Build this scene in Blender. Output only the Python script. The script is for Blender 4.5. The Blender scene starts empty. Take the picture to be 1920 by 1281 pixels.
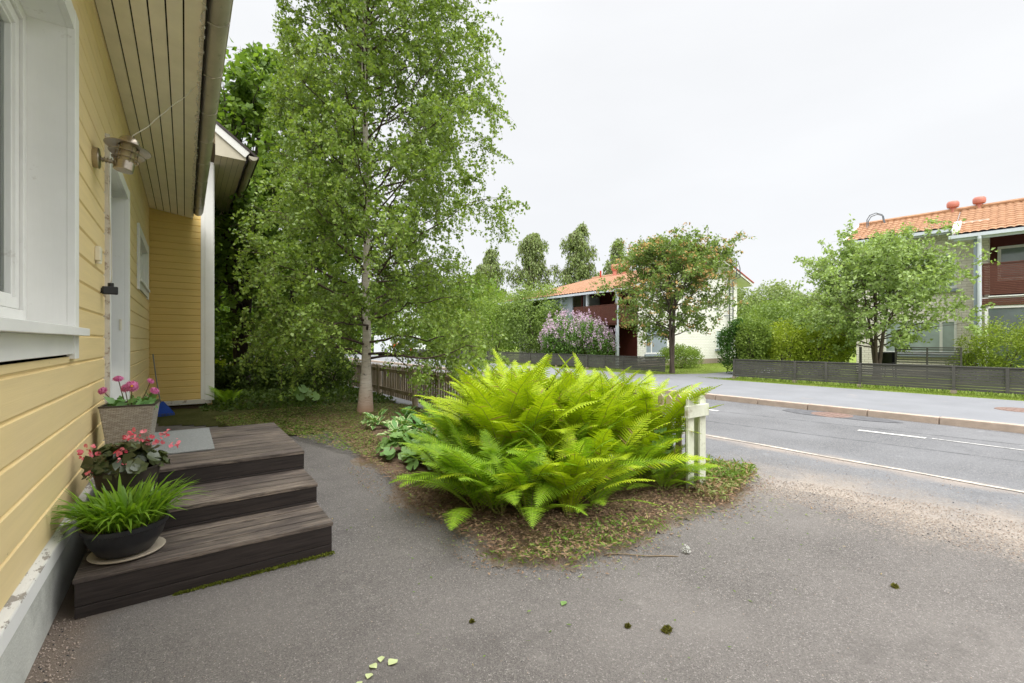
import bpy, math, random
import numpy as np
from mathutils import Vector, Matrix
R = math.radians
scene = bpy.context.scene
COL = scene.collection

# ------------------------------------------------------------------ camera
cam = bpy.data.cameras.new('camera'); camo = bpy.data.objects.new('camera', cam); COL.objects.link(camo)
camo.location = (0, 0, 1.4)
camo.rotation_euler = (R(90), 0, -math.atan(613 / 850))
cam.sensor_width = 36; cam.lens = 850 / 1920 * 36
cam.clip_start = 0.05; cam.clip_end = 3000
scene.camera = camo
# ------------------------------------------------------------------ overcast sky
w = bpy.data.worlds.new('World'); scene.world = w; w.use_nodes = True
nt = w.node_tree; nt.nodes.clear()
N = nt.nodes.new; LK = nt.links.new
out = N('ShaderNodeOutputWorld'); bg = N('ShaderNodeBackground'); LK(bg.outputs[0], out.inputs[0])
tc = N('ShaderNodeTexCoord'); sep = N('ShaderNodeSeparateXYZ'); LK(tc.outputs['Generated'], sep.inputs[0])
rmp = N('ShaderNodeValToRGB'); LK(sep.outputs['Z'], rmp.inputs[0])
cr = rmp.color_ramp
cr.elements[0].position = 0.0; cr.elements[0].color = (.372, .377, .385, 1)
cr.elements[1].position = 1.0; cr.elements[1].color = (2.1, 2.13, 2.17, 1)
e = cr.elements.new(.10); e.color = (.398, .402, .409, 1)
e = cr.elements.new(.60); e.color = (.405, .409, .415, 1)
e = cr.elements.new(.70); e.color = (1.42, 1.43, 1.44, 1)
nz = N('ShaderNodeTexNoise'); nz.inputs['Scale'].default_value = 2.2; nz.inputs['Detail'].default_value = 5
mp = N('ShaderNodeMapping'); mp.inputs['Scale'].default_value = (1, 1, 3.0)
LK(tc.outputs['Generated'], mp.inputs[0]); LK(mp.outputs[0], nz.inputs['Vector'])
mr = N('ShaderNodeMapRange'); mr.inputs[1].default_value = .3; mr.inputs[2].default_value = .7; mr.inputs[3].default_value = .96; mr.inputs[4].default_value = 1.02
LK(nz.outputs[0], mr.inputs[0])
mul = N('ShaderNodeVectorMath'); mul.operation = 'SCALE'; LK(rmp.outputs[0], mul.inputs[0]); LK(mr.outputs[0], mul.inputs['Scale'])
sky = N('ShaderNodeTexSky'); sky.sky_type = 'NISHITA'; sky.sun_disc = False
sky.sun_elevation = R(52); sky.sun_rotation = R(200)
add = N('ShaderNodeVectorMath'); add.operation = 'MULTIPLY_ADD'
LK(sky.outputs[0], add.inputs[0]); add.inputs[1].default_value = (.004, .004, .004); LK(mul.outputs[0], add.inputs[2])
LK(add.outputs[0], bg.inputs[0]); bg.inputs[1].default_value = 1.0
# soft sun behind the cloud
sun = bpy.data.lights.new('sun', 'SUN'); suno = bpy.data.objects.new('sun', sun); COL.objects.link(suno)
sun.energy = 1.15; sun.angle = R(40); sun.color = (1, .97, .93)
az, el = R(200), R(52)   # azimuth from +Y clockwise
sd = Vector((math.sin(az) * math.cos(el), math.cos(az) * math.cos(el), math.sin(el)))
suno.rotation_euler = (-sd).to_track_quat('-Z', 'Y').to_euler()
scene.view_settings.view_transform = 'Standard'; scene.view_settings.look = 'None'
scene.view_settings.exposure = 1.22; scene.view_settings.gamma = 1.0

# ------------------------------------------------------------------ helpers
def s2l(c):
    return tuple(((v / 255) / 12.92 if v / 255 <= .04045 else ((v / 255 + .055) / 1.055) ** 2.4) for v in c)

def thing(name, label, cat, loc=(0, 0, 0), rz=0, group=None):
    o = bpy.data.objects.new(name, None); COL.objects.link(o)
    o.location = loc; o.rotation_euler = (0, 0, rz); o.empty_display_size = .2
    o['label'] = label; o['category'] = cat
    if group: o['group'] = group
    return o

def tag(o, label, cat, group=None):
    o['label'] = label; o['category'] = cat
    if group: o['group'] = group
    return o

def structure(o): o['kind'] = 'structure'; return o
def stuff(o, label=None, cat=None):
    o['kind'] = 'stuff'
    if label: o['label'] = label
    if cat: o['category'] = cat
    return o

def link_mesh(name, me, m, parent=None, loc=None):
    o = bpy.data.objects.new(name, me); COL.objects.link(o)
    if m is not None:
        for mm in (m if isinstance(m, (list, tuple)) else [m]): me.materials.append(mm)
    if parent: o.parent = parent
    if loc is not None: o.location = loc
    return o

def np_mesh(name, V, F, mi=None, smooth=False):
    """V (n,3), F (m,k) all faces the same size"""
    V = np.asarray(V, dtype=np.float32); F = np.asarray(F, dtype=np.int32)
    me = bpy.data.meshes.new(name)
    me.vertices.add(len(V)); me.vertices.foreach_set('co', V.ravel())
    m, k = F.shape
    me.loops.add(m * k); me.loops.foreach_set('vertex_index', F.ravel())
    me.polygons.add(m)
    me.polygons.foreach_set('loop_start', np.arange(0, m * k, k, dtype=np.int32))
    me.polygons.foreach_set('loop_total', np.full(m, k, dtype=np.int32))
    if mi is not None: me.polygons.foreach_set('material_index', np.asarray(mi, dtype=np.int32))
    if smooth: me.polygons.foreach_set('use_smooth', np.ones(m, dtype=bool))
    me.update(calc_edges=True); me.validate()
    return me

class MB:
    def __init__(s): s.v = []; s.f = []; s.mi = []; s.cur = 0
    def face(s, pts):
        b = len(s.v); s.v += [tuple(p) for p in pts]; s.f.append(tuple(range(b, b + len(pts)))); s.mi.append(s.cur)
    def add(s, vs, fs):
        b = len(s.v); s.v += [tuple(p) for p in vs]
        for f in fs: s.f.append(tuple(b + i for i in f)); s.mi.append(s.cur)
    def box(s, x0, x1, y0, y1, z0, z1, rot=None, pivot=None):
        vs = [Vector((x, y, z)) for x in (x0, x1) for y in (y0, y1) for z in (z0, z1)]
        if rot is not None:
            p = Vector(pivot) if pivot else Vector(((x0 + x1) / 2, (y0 + y1) / 2, (z0 + z1) / 2))
            vs = [rot @ (q - p) + p for q in vs]
        s.add(vs, [(0, 1, 3, 2), (4, 6, 7, 5), (0, 4, 5, 1), (2, 3, 7, 6), (0, 2, 6, 4), (1, 5, 7, 3)])
    def bar(s, a, b, wd, ht, up=(0, 0, 1)):
        a, b = Vector(a), Vector(b); d = (b - a).normalized(); u = Vector(up)
        x = d.cross(u).normalized() * wd / 2; y = x.cross(d).normalized() * ht / 2
        vs = [p + i * x + j * y for p in (a, b) for i, j in ((-1, -1), (1, -1), (1, 1), (-1, 1))]
        s.add(vs, [(3, 2, 1, 0), (4, 5, 6, 7), (0, 1, 5, 4), (1, 2, 6, 5), (2, 3, 7, 6), (3, 0, 4, 7)])
    def tube(s, pts, r, n=8, cap=True):
        pts = [Vector(p) for p in pts]; rs = r if isinstance(r, (list, tuple)) else [r] * len(pts)
        rings = []; ref = Vector((0.13, 0.31, 1))
        for i, p in enumerate(pts):
            d = (pts[min(i + 1, len(pts) - 1)] - pts[max(i - 1, 0)]).normalized()
            a = d.cross(ref)
            if a.length < .05: a = d.cross(Vector((1, 0, 0)))
            a.normalize(); b = d.cross(a)
            rings.append([p + (a * math.cos(t) + b * math.sin(t)) * rs[i] for t in [2 * math.pi * k / n for k in range(n)]])
        vs = [q for rg in rings for q in rg]; fs = []
        for i in range(len(pts) - 1):
            for k in range(n):
                fs.append((i * n + k, i * n + (k + 1) % n, (i + 1) * n + (k + 1) % n, (i + 1) * n + k))
        if cap: fs.append(tuple(reversed(range(n)))); fs.append(tuple((len(pts) - 1) * n + k for k in range(n)))
        s.add(vs, fs)
    def lathe(s, prof, n=24, M=None, a0=0, a1=2 * math.pi):
        vs = []; full = abs(a1 - a0 - 2 * math.pi) < 1e-6; m = n if full else n + 1
        for r, z in prof:
            for k in range(m):
                t = a0 + (a1 - a0) * k / n; p = Vector((r * math.cos(t), r * math.sin(t), z))
                vs.append(M @ p if M is not None else p)
        fs = []
        for i in range(len(prof) - 1):
            for k in range(n):
                k2 = (k + 1) % m
                fs.append((i * m + k, i * m + k2, (i + 1) * m + k2, (i + 1) * m + k))
        s.add(vs, fs)
    def build(s, name, m, parent=None, loc=None, smooth=False, bevel=0, auto=None):
        me = bpy.data.meshes.new(name); me.from_pydata(s.v, [], s.f); me.validate()
        if any(s.mi): me.polygons.foreach_set('material_index', s.mi[:len(me.polygons)])
        if smooth: me.polygons.foreach_set('use_smooth', [True] * len(me.polygons))
        o = link_mesh(name, me, m, parent, loc)
        if bevel:
            b = o.modifiers.new('b', 'BEVEL'); b.width = bevel; b.segments = 2; b.limit_method = 'ANGLE'; b.angle_limit = R(50)
        if auto:
            import bmesh
            bm = bmesh.new(); bm.from_mesh(me); bmesh.ops.remove_doubles(bm, verts=bm.verts, dist=1e-5)
            for ed in bm.edges:
                if len(ed.link_faces) == 2 and ed.calc_face_angle(0) > R(auto): ed.smooth = False
            for f in bm.faces: f.smooth = True
            bm.to_mesh(me); bm.free()
        return o

# ------------------------------------------------------------------ materials
class NT:
    def __init__(s, name):
        s.m = bpy.data.materials.new(name); s.m.use_nodes = True; s.t = s.m.node_tree; s.t.nodes.clear()
        s.out = s.n('ShaderNodeOutputMaterial'); s.p = s.n('ShaderNodeBsdfPrincipled'); s.l(s.p.outputs[0], s.out.inputs[0])
        s.tc = s.n('ShaderNodeTexCoord')
    def n(s, t, **k):
        x = s.t.nodes.new(t)
        for a, b in k.items(): setattr(x, a, b)
        return x
    def l(s, a, b): s.t.links.new(a, b)
    def noise(s, scale, detail=5, rough=.55, stretch=(1, 1, 1), loc=(0, 0, 0), coord='Object', dist=0):
        m = s.n('ShaderNodeMapping'); m.inputs['Scale'].default_value = stretch; m.inputs['Location'].default_value = loc
        s.l(s.tc.outputs[coord], m.inputs[0]); z = s.n('ShaderNodeTexNoise')
        z.inputs['Scale'].default_value = scale; z.inputs['Detail'].default_value = detail; z.inputs['Roughness'].default_value = rough; z.inputs['Distortion'].default_value = dist
        s.l(m.outputs[0], z.inputs['Vector']); return z.outputs[0]
    def ramp(s, v, stops):
        r = s.n('ShaderNodeValToRGB'); s.l(v, r.inputs[0]); e = r.color_ramp.elements
        for i, (p, c) in enumerate(stops):
            if isinstance(c, (int, float)): c = (c, c, c)
            x = e[i] if i < 2 else e.new(p)
            x.position = p; x.color = (*c, 1)
        return r.outputs[0]
    def mr(s, v, a, b, c=0, d=1):
        r = s.n('ShaderNodeMapRange'); s.l(v, r.inputs[0])
        for i, q in enumerate((a, b, c, d)): r.inputs[i + 1].default_value = q
        return r.outputs[0]
    def mix(s, f, a, b, mode='MIX'):
        x = s.n('ShaderNodeMixRGB', blend_type=mode)
        for i, q in enumerate((f, a, b)):
            if isinstance(q, (int, float)): x.inputs[i].default_value = q if i == 0 else (q, q, q, 1)
            elif isinstance(q, tuple): x.inputs[i].default_value = (*q, 1)
            else: s.l(q, x.inputs[i])
        return x.outputs[0]
    def math(s, op, a, b=None):
        x = s.n('ShaderNodeMath', operation=op)
        for i, q in enumerate((a, b)):
            if q is None: continue
            if isinstance(q, (int, float)): x.inputs[i].default_value = q
            else: s.l(q, x.inputs[i])
        return x.outputs[0]
    def bump(s, h, strength=.3, dist=.01):
        b = s.n('ShaderNodeBump'); b.inputs['Strength'].default_value = strength; b.inputs['Distance'].default_value = dist
        s.l(h, b.inputs['Height']); s.l(b.outputs[0], s.p.inputs['Normal'])
    def base(s, c):
        if isinstance(c, tuple): s.p.inputs['Base Color'].default_value = (*c, 1)
        else: s.l(c, s.p.inputs['Base Color'])
    def rough(s, r):
        if isinstance(r, (int, float)): s.p.inputs['Roughness'].default_value = r
        else: s.l(r, s.p.inputs['Roughness'])

def sc(c, k): return tuple(v * k for v in c)

def mat(name, col, rough=.6, var=.12, vs=6, stretch=(1, 1, 1), bump=0, bs=60, bstretch=None, metal=0, spec=.4, fine=0, dirt=None, dscale=3, dthr=(.55, .75)):
    q = NT(name)
    a = q.noise(vs, 6, .6, stretch)
    c = q.mix(q.mr(a, .3, .7), sc(col, 1 - var), sc(col, 1 + var))
    if fine:
        c = q.mix(q.mr(q.noise(bs * 2, 3, .6, stretch), .3, .7, 0, fine), c, sc(col, .55))
    if dirt:
        d = q.noise(dscale, 8, .7, stretch, (3, 7, 1))
        c = q.mix(q.mr(d, dthr[0], dthr[1], 0, .8), c, dirt)
    q.base(c); q.rough(rough); q.p.inputs['Metallic'].default_value = metal; q.p.inputs['Specular IOR Level'].default_value = spec
    if bump: q.bump(q.noise(bs, 5, .6, bstretch or stretch), bump, .01)
    return q.m

def leafmat(name, c1, c2, trans=.35, rough=.5, spec=.25, tcol=None, c3=None, p3=.93):
    q = NT(name)
    g = q.n('ShaderNodeNewGeometry'); r = g.outputs['Random Per Island']
    c = q.mix(r, c1, c2)
    c = q.mix(q.mr(q.noise(.9, 3), .35, .65, 0, .35), c, sc(c1, .75))
    if c3: c = q.mix(q.math('GREATER_THAN', r, p3), c, c3)
    q.base(c); q.rough(rough); q.p.inputs['Specular IOR Level'].default_value = spec
    t = q.n('ShaderNodeBsdfTranslucent')
    q.l(q.mix(1.0, c, tcol or (1.25, 1.3, .55), 'MULTIPLY'), t.inputs[0])
    mx = q.n('ShaderNodeMixShader'); mx.inputs[0].default_value = trans
    q.l(q.p.outputs[0], mx.inputs[1]); q.l(t.outputs[0], mx.inputs[2]); q.l(mx.outputs[0], q.out.inputs[0])
    return q.m

def siding_mat(name, col, along='Y'):
    q = NT(name); st = (1, .12, 1) if along == 'Y' else (.12, 1, 1)
    a = q.noise(3, 6, .6, (st[0] * 3, st[1] * 3, 8))
    c = q.mix(q.mr(a, .3, .7), sc(col, .95), sc(col, 1.05))
    b = q.noise(1.1, 4, .6)
    c = q.mix(q.mr(b, .42, .75, 0, .3), c, sc((col[0] * .97, col[1] * 1.0, col[2] * 1.25), 1.0))
    d = q.noise(2.2, 9, .75, loc=(4, 1, 2)); c = q.mix(q.mr(d, .60, .8, 0, .40), c, (.38, .31, .19))
    k = q.noise(60, 2, .5, (1, .25, 1) if along == 'Y' else (.25, 1, 1), (8, 3, 1)); c = q.mix(q.mr(k, .74, .78, 0, .5), c, (.30, .20, .09))
    grain = q.noise(22, 6, .7, (1 if along == 'X' else 1, .05 if along == 'Y' else 1, 9) if along == 'Y' else (.05, 1, 9), dist=.6)
    q.base(c); q.rough(.55); q.p.inputs['Specular IOR Level'].default_value = .3
    q.bump(grain, .22, .006); return q.m

def asphalt(name, lo, hi, road=False):
    q = NT(name)
    v = q.n('ShaderNodeTexVoronoi'); v.inputs['Scale'].default_value = 210 if not road else 130; q.l(q.tc.outputs['Object'], v.inputs['Vector'])
    st = q.n('ShaderNodeSeparateColor'); q.l(v.outputs['Color'], st.inputs[0])
    base = q.mix(q.mr(st.outputs[0], 0, 1), lo, hi)
    spk = q.math('GREATER_THAN', st.outputs[1], .955); base = q.mix(q.math('MULTIPLY', spk, .6), base, (.42, .39, .36))
    dk = q.math('LESS_THAN', st.outputs[1], .14); base = q.mix(q.math('MULTIPLY', dk, .6), base, sc(lo, .35))
    base = q.mix(q.mr(q.noise(38, 4, .7), .35, .7, 0, .55), base, sc(lo, .7))
    base = q.mix(q.mr(q.noise(.55, 5, .6), .38, .68, 0, .55), base, sc(hi, 1.15))
    base = q.mix(q.mr(q.noise(1.7, 6, .7, loc=(9, 2, 0)), .56, .72, 0, .5), base, sc(lo, .72))
    base = q.mix(q.mr(q.noise(3.1, 8, .75, loc=(2, 8, 0)), .60, .70, 0, .55), base, sc(hi, 1.35))
    base = q.mix(q.mr(q.noise(4.5, 9, .8, loc=(7, 7, 0), dist=1.2), .635, .69, 0, .7), base, sc(lo, .45))
    base = q.mix(q.mr(q.noise(11, 6, .8, loc=(1, 9, 0)), .66, .72, 0, .5), base, sc(hi, 1.6))
    sx = q.n('ShaderNodeSeparateXYZ'); q.l(q.tc.outputs['Object'], sx.inputs[0])
    X, Y = sx.outputs[0], sx.outputs[1]
    n3 = q.noise(1.3, 7, .7, loc=(1, 5, 0)); nf = q.noise(45, 4, .8)
    if road:
        # seams in the asphalt
        for a, b in ((9.35, -.13), (8.04, -.127)):
            ln = q.math('ABSOLUTE', q.math('ADD', q.math('SUBTRACT', X, a), q.math('MULTIPLY', Y, -b)))
            ln = q.math('ADD', ln, q.mr(q.noise(4, 6, .7), .3, .7, -.03, .03))
            base = q.mix(q.mr(ln, .012, .035, .6, 0), base, sc(lo, .4))
        # wheel tracks slightly darker, sand gathered along the near edge
        e = q.math('ABSOLUTE', q.math('SUBTRACT', X, 6.25)); e = q.math('ADD', e, q.mr(n3, .3, .7, -.12, .12))
        base = q.mix(q.mr(e, .0, .22, .55, 0), base, (.36, .29, .23))
        g = q.math('SUBTRACT', X, 4.95)
        g = q.math('ADD', g, q.mr(n3, .3, .7, -.40, .40)); g = q.math('ADD', g, q.mr(nf, .3, .7, -.55, .55))
        ylim = q.mr(q.math('ADD', Y, q.mr(n3, .3, .7, -.4, .4)), 1.9, 3.0, 1, 0)
        m = q.math('MULTIPLY', q.mr(g, -.05, .85, .85, 0), ylim)
        base = q.mix(m, base, q.mix(q.mr(nf, .35, .65), (.17, .14, .11), (.42, .36, .30)))
    else:
        # sandy strip by the foundation and along the street joint
        a = q.math('ADD', X, q.mr(n3, .3, .7, -.12, .12))
        base = q.mix(q.mr(a, -.48, -.26, .75, 0), base, (.19, .145, .11))
        g = q.math('ADD', q.math('SUBTRACT', X, 4.62), q.mr(n3, .3, .7, -.35, .35))
        g = q.math('ADD', g, q.mr(nf, .3, .7, -.55, .55))
        base = q.mix(q.mr(g, -.45, .25, 0, .85), base, q.mix(q.mr(nf, .35, .65), (.14, .115, .09), (.38, .325, .27)))
    q.base(base); q.rough(.9); q.p.inputs['Specular IOR Level'].default_value = .25
    h = q.math('ADD', v.outputs['Distance'], q.math('MULTIPLY', q.noise(60, 4), 1.0)); q.bump(h, .55, .004)
    return q.m

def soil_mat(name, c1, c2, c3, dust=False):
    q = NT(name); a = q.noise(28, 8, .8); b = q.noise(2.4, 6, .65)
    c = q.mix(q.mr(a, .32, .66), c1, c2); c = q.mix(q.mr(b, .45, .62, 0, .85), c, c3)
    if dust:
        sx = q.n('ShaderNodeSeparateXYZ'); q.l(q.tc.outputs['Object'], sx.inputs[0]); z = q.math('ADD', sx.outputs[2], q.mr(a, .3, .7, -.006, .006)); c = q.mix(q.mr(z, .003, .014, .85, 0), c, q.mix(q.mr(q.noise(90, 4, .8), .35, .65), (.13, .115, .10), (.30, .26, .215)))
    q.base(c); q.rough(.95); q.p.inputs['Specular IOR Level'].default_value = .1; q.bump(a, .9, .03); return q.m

def grass_mat(name, c1, c2, c3):
    q = NT(name); a = q.noise(40, 8, .8); b = q.noise(1.1, 6, .65)
    c = q.mix(q.mr(a, .3, .7), c1, c2); c = q.mix(q.mr(b, .42, .66, 0, .8), c, c3)
    q.base(c); q.rough(.9); q.p.inputs['Specular IOR Level'].default_value = .15; q.bump(a, .8, .05); return q.m

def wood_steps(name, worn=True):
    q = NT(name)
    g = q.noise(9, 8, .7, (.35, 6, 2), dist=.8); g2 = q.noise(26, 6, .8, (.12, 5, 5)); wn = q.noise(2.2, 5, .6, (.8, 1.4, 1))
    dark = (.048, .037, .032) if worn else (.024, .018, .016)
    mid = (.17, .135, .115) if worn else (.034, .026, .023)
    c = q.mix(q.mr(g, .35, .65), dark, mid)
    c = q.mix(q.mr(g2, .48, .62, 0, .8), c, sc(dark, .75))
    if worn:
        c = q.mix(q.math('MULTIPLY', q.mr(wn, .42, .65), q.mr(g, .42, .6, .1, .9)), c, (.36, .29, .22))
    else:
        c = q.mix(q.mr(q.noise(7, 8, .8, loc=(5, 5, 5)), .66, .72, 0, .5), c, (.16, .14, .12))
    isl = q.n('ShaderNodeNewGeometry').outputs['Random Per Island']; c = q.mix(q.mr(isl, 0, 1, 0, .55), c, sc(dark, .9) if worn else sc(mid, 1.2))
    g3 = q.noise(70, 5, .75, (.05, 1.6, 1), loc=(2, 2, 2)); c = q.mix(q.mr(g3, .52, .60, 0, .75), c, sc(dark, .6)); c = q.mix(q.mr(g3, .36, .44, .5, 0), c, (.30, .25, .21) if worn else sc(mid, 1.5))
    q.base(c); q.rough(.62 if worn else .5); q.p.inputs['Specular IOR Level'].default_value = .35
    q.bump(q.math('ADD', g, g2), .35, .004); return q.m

def brick_mat(name, c1, c2, mortar, bw=.27, rh=.094, ms=.010):
    q = NT(name); sx = q.n('ShaderNodeSeparateXYZ'); q.l(q.tc.outputs['Object'], sx.inputs[0])
    cb = q.n('ShaderNodeCombineXYZ'); q.l(q.math('ADD', sx.outputs[0], sx.outputs[1]), cb.inputs[0]); q.l(sx.outputs[2], cb.inputs[1])
    b = q.n('ShaderNodeTexBrick'); q.l(cb.outputs[0], b.inputs['Vector']); b.inputs['Scale'].default_value = 1
    b.inputs['Brick Width'].default_value = bw; b.inputs['Row Height'].default_value = rh; b.inputs['Mortar Size'].default_value = ms; b.inputs['Mortar Smooth'].default_value = .2
    b.inputs['Color1'].default_value = (*c1, 1); b.inputs['Color2'].default_value = (*c2, 1); b.inputs['Mortar'].default_value = (*mortar, 1)
    c = q.mix(q.mr(q.noise(1.2, 6, .6), .35, .7, 0, .25), b.outputs[0], sc(c1, .82))
    q.base(c); q.rough(.8); i = q.math('SUBTRACT', 1, b.outputs['Fac']); q.bump(i, .6, .01); return q.m

def tile_mat(name, c1, c2):
    q = NT(name); c = q.mix(q.mr(q.noise(5, 6, .7), .3, .7), c1, c2)
    c = q.mix(q.mr(q.noise(1.3, 6, .7, loc=(3, 3, 3)), .5, .8, 0, .4), c, sc(c1, .6))
    q.base(c); q.rough(.75); return q.m

def bark_birch():
    q = NT('birch_bark'); a = q.noise(5, 8, .75, (1, 1, 5)); c = q.mix(q.mr(a, .3, .7), (.46, .38, .31), (.66, .61, .55))
    b = q.noise(9, 6, .7, (.5, .5, 7), (2, 2, 2)); c = q.mix(q.mr(b, .60, .66, 0, .9), c, (.05, .035, .03))
    b2 = q.noise(2.6, 6, .7, (1, 1, 1.3), (6, 2, 2)); c = q.mix(q.mr(b2, .60, .66, 0, .95), c, (.035, .028, .022))
    sx = q.n('ShaderNodeSeparateXYZ'); q.l(q.tc.outputs['Object'], sx.inputs[0]); c = q.mix(q.mr(sx.outputs[2], .0, .55, .9, 0), c, (.33, .17, .09))
    q.base(c); q.rough(.8); q.bump(a, .5, .02); return q.m

def glass_mat(name, col=(.12, .15, .16), rough=.05):
    q = NT(name); q.base(q.mix(q.mr(q.noise(1.5, 3), .3, .7), sc(col, .8), sc(col, 1.2))); q.rough(rough); q.p.inputs['Specular IOR Level'].default_value = .9; return q.m

M = {}
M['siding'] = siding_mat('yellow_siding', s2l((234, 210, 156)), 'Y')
M['siding_x'] = siding_mat('yellow_siding_wing_shaded', s2l((226, 196, 124)), 'X')  # same yellow siding, soffit shade on the wing wall put into a darker colour
M['white'] = mat('white_paint', s2l((236, 235, 231)), .5, .04, 3, bump=.12, bs=14, bstretch=(1, 1, .1), spec=.35, dirt=(.36, .31, .25), dscale=6, dthr=(.63, .78))
M['white_weather'] = mat('weathered_white_paint', s2l((205, 200, 192)), .7, .10, 6, bump=.3, bs=30, dirt=(.28, .21, .16), dscale=9, dthr=(.54, .60))
M['flaky'] = mat('flaking_white_paint', s2l((214, 212, 206)), .7, .06, 5, bump=.3, bs=30, stretch=(1.6, .7, 1), dirt=(.20, .17, .14), dscale=7, dthr=(.52, .54))
M['found'] = mat('painted_concrete', s2l((196, 196, 188)), .85, .10, 3, bump=.5, bs=60, dirt=(.20, .20, .18), dscale=2, dthr=(.55, .8))
M['found_brown'] = mat('brown_foundation', s2l((84, 66, 56)), .9, .25, 5, bump=.6, bs=40)
M['soffit_wing'] = mat('shaded_wing_soffit_paint', s2l((206, 198, 178)), .6, .05, 4, spec=.25)  # shadow under the wing roof put into a darker soffit colour
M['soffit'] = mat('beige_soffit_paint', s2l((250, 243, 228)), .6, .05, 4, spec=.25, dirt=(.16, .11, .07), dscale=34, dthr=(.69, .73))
M['groove'] = mat('dark_gap', (.012, .009, .007), .9, .1)
M['gutter'] = mat('galvanised_gutter', s2l((184, 176, 160)), .42, .16, 4, (1, .5, 1), metal=.25, dirt=(.16, .16, .08), dscale=14, dthr=(.58, .72))
M['steel'] = mat('brushed_steel', s2l((176, 165, 148)), .28, .10, 20, (1, 1, 8), metal=.9)
M['glass_lamp'] = mat('frosted_lamp_glass', s2l((206, 192, 160)), .2, .06)
M['black'] = mat('black_plastic', (.015, .015, .016), .35, .2)
M['cream_plastic'] = mat('cream_plastic', s2l((226, 218, 196)), .4, .05)
M['curtain'] = mat('white_curtain', s2l((214, 218, 214)), .9, .06, 4, (1, 14, .2), bump=.8, bs=9, bstretch=(1, 6, .1))
M['glass'] = glass_mat('window_glass')
M['roofdark'] = mat('dark_roof_metal', s2l((66, 56, 56)), .45, .15)
M['drive'] = asphalt('driveway_asphalt', (.092, .083, .076), (.180, .165, .152))
M['road'] = asphalt('street_asphalt', (.118, .118, .121), (.188, .188, .192), True)
M['walk'] = mat('sidewalk_asphalt', s2l((126, 127, 130)), .9, .10, 1.2, bump=.3, bs=90, fine=.35, dirt=(.36, .30, .25), dscale=1.6, dthr=(.6, .85))
M['edge_line'] = mat('sanded_edge_paint', s2l((192, 184, 172)), .85, .08, 9, dirt=(.30, .255, .21), dscale=5, dthr=(.40, .58))
M['kerb'] = mat('granite_kerb', s2l((178, 160, 144)), .8, .14, 6, bump=.4, bs=50, fine=.25)
M['paint_line'] = mat('worn_road_paint', s2l((205, 202, 196)), .8, .06, 9, dirt=(.25, .25, .25), dscale=14, dthr=(.50, .62))
M['soil'] = soil_mat('bed_soil', (.055, .034, .024), (.26, .175, .12), (.13, .10, .045), True)
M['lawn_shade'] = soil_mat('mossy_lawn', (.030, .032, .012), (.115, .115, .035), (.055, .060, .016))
M['lawn'] = grass_mat('lawn_grass', (.085, .14, .018), (.24, .32, .045), (.20, .23, .05))
M['moss'] = mat('moss', (.085, .10, .015), .95, .35, 20, bump=.9, bs=90)
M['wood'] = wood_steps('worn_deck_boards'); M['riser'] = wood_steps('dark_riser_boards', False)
M['mat'] = mat('grey_doormat', s2l((142, 144, 142)), .95, .35, 120, bump=.8, bs=90, fine=.7)
M['brick'] = brick_mat('white_brick', s2l((246, 240, 228)), s2l((238, 230, 218)), s2l((200, 190, 176)))
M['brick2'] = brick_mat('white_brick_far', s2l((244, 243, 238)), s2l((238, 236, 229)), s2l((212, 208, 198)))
M['tile'] = tile_mat('terracotta_tiles', s2l((142, 98, 66)), s2l((186, 142, 106)))
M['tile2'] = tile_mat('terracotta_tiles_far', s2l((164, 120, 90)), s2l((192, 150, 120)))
M['redtrim'] = mat('red_flashing', s2l((176, 62, 40)), .5, .1)
M['vent'] = mat('pink_red_vent', s2l((196, 124, 108)), .5, .1)
M['brown'] = mat('brown_cladding', s2l((98, 58, 46)), .6, .12, 6)
M['darkred'] = mat('dark_red_wall', s2l((84, 34, 30)), .7, .1, 5)
M['greyfence'] = mat('grey_stained_fence', s2l((84, 82, 78)), .8, .25, 5, (1, .25, 2), bump=.4, bs=30, dirt=s2l((112, 104, 94)), dscale=4, dthr=(.55, .85))
M['concrete'] = mat('concrete_block', s2l((150, 136, 122)), .9, .12)
M['picket'] = mat('weathered_picket_wood', s2l((172, 156, 134)), .85, .2, 7, (1, 1, .25), bump=.4, bs=40, dirt=s2l((104, 90, 68)), dscale=3, dthr=(.4, .7))
M['picket_white'] = mat('old_white_picket_paint', s2l((200, 202, 184)), .7, .08, 7, bump=.3, bs=30, dirt=s2l((126, 114, 88)), dscale=6, dthr=(.54, .70))
M['iron'] = mat('rusty_cast_iron', s2l((120, 98, 88)), .8, .2, 14, bump=.6, bs=60)
M['bark'] = mat('dark_bark', (.045, .034, .026), .9, .35, 8, (1, 1, .3), bump=.7, bs=30)
M['bark_rowan'] = mat('rowan_bark', (.10, .075, .06), .9, .25, 8, (1, 1, .4), bump=.5, bs=30)
M['bark_birch'] = bark_birch()
M['twig'] = mat('birch_twigs', (.075, .050, .038), .85, .25, 4)
M['palebark'] = mat('pale_birch_bark', (.42, .38, .33), .85, .3, 3, (1, 1, 3), dirt=(.06, .05, .04), dscale=6, dthr=(.55, .6))
M['grey_pipe'] = mat('white_downpipe', s2l((206, 212, 220)), .45, .05)
M['bluegrey'] = mat('bluegrey_trim', s2l((150, 160, 172)), .55, .06)
M['ladder'] = mat('galvanised_ladder', s2l((112, 118, 124)), .45, .08, metal=.4)
M['shutter'] = mat('grey_blind', s2l((150, 160, 170)), .4, .05)
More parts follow.
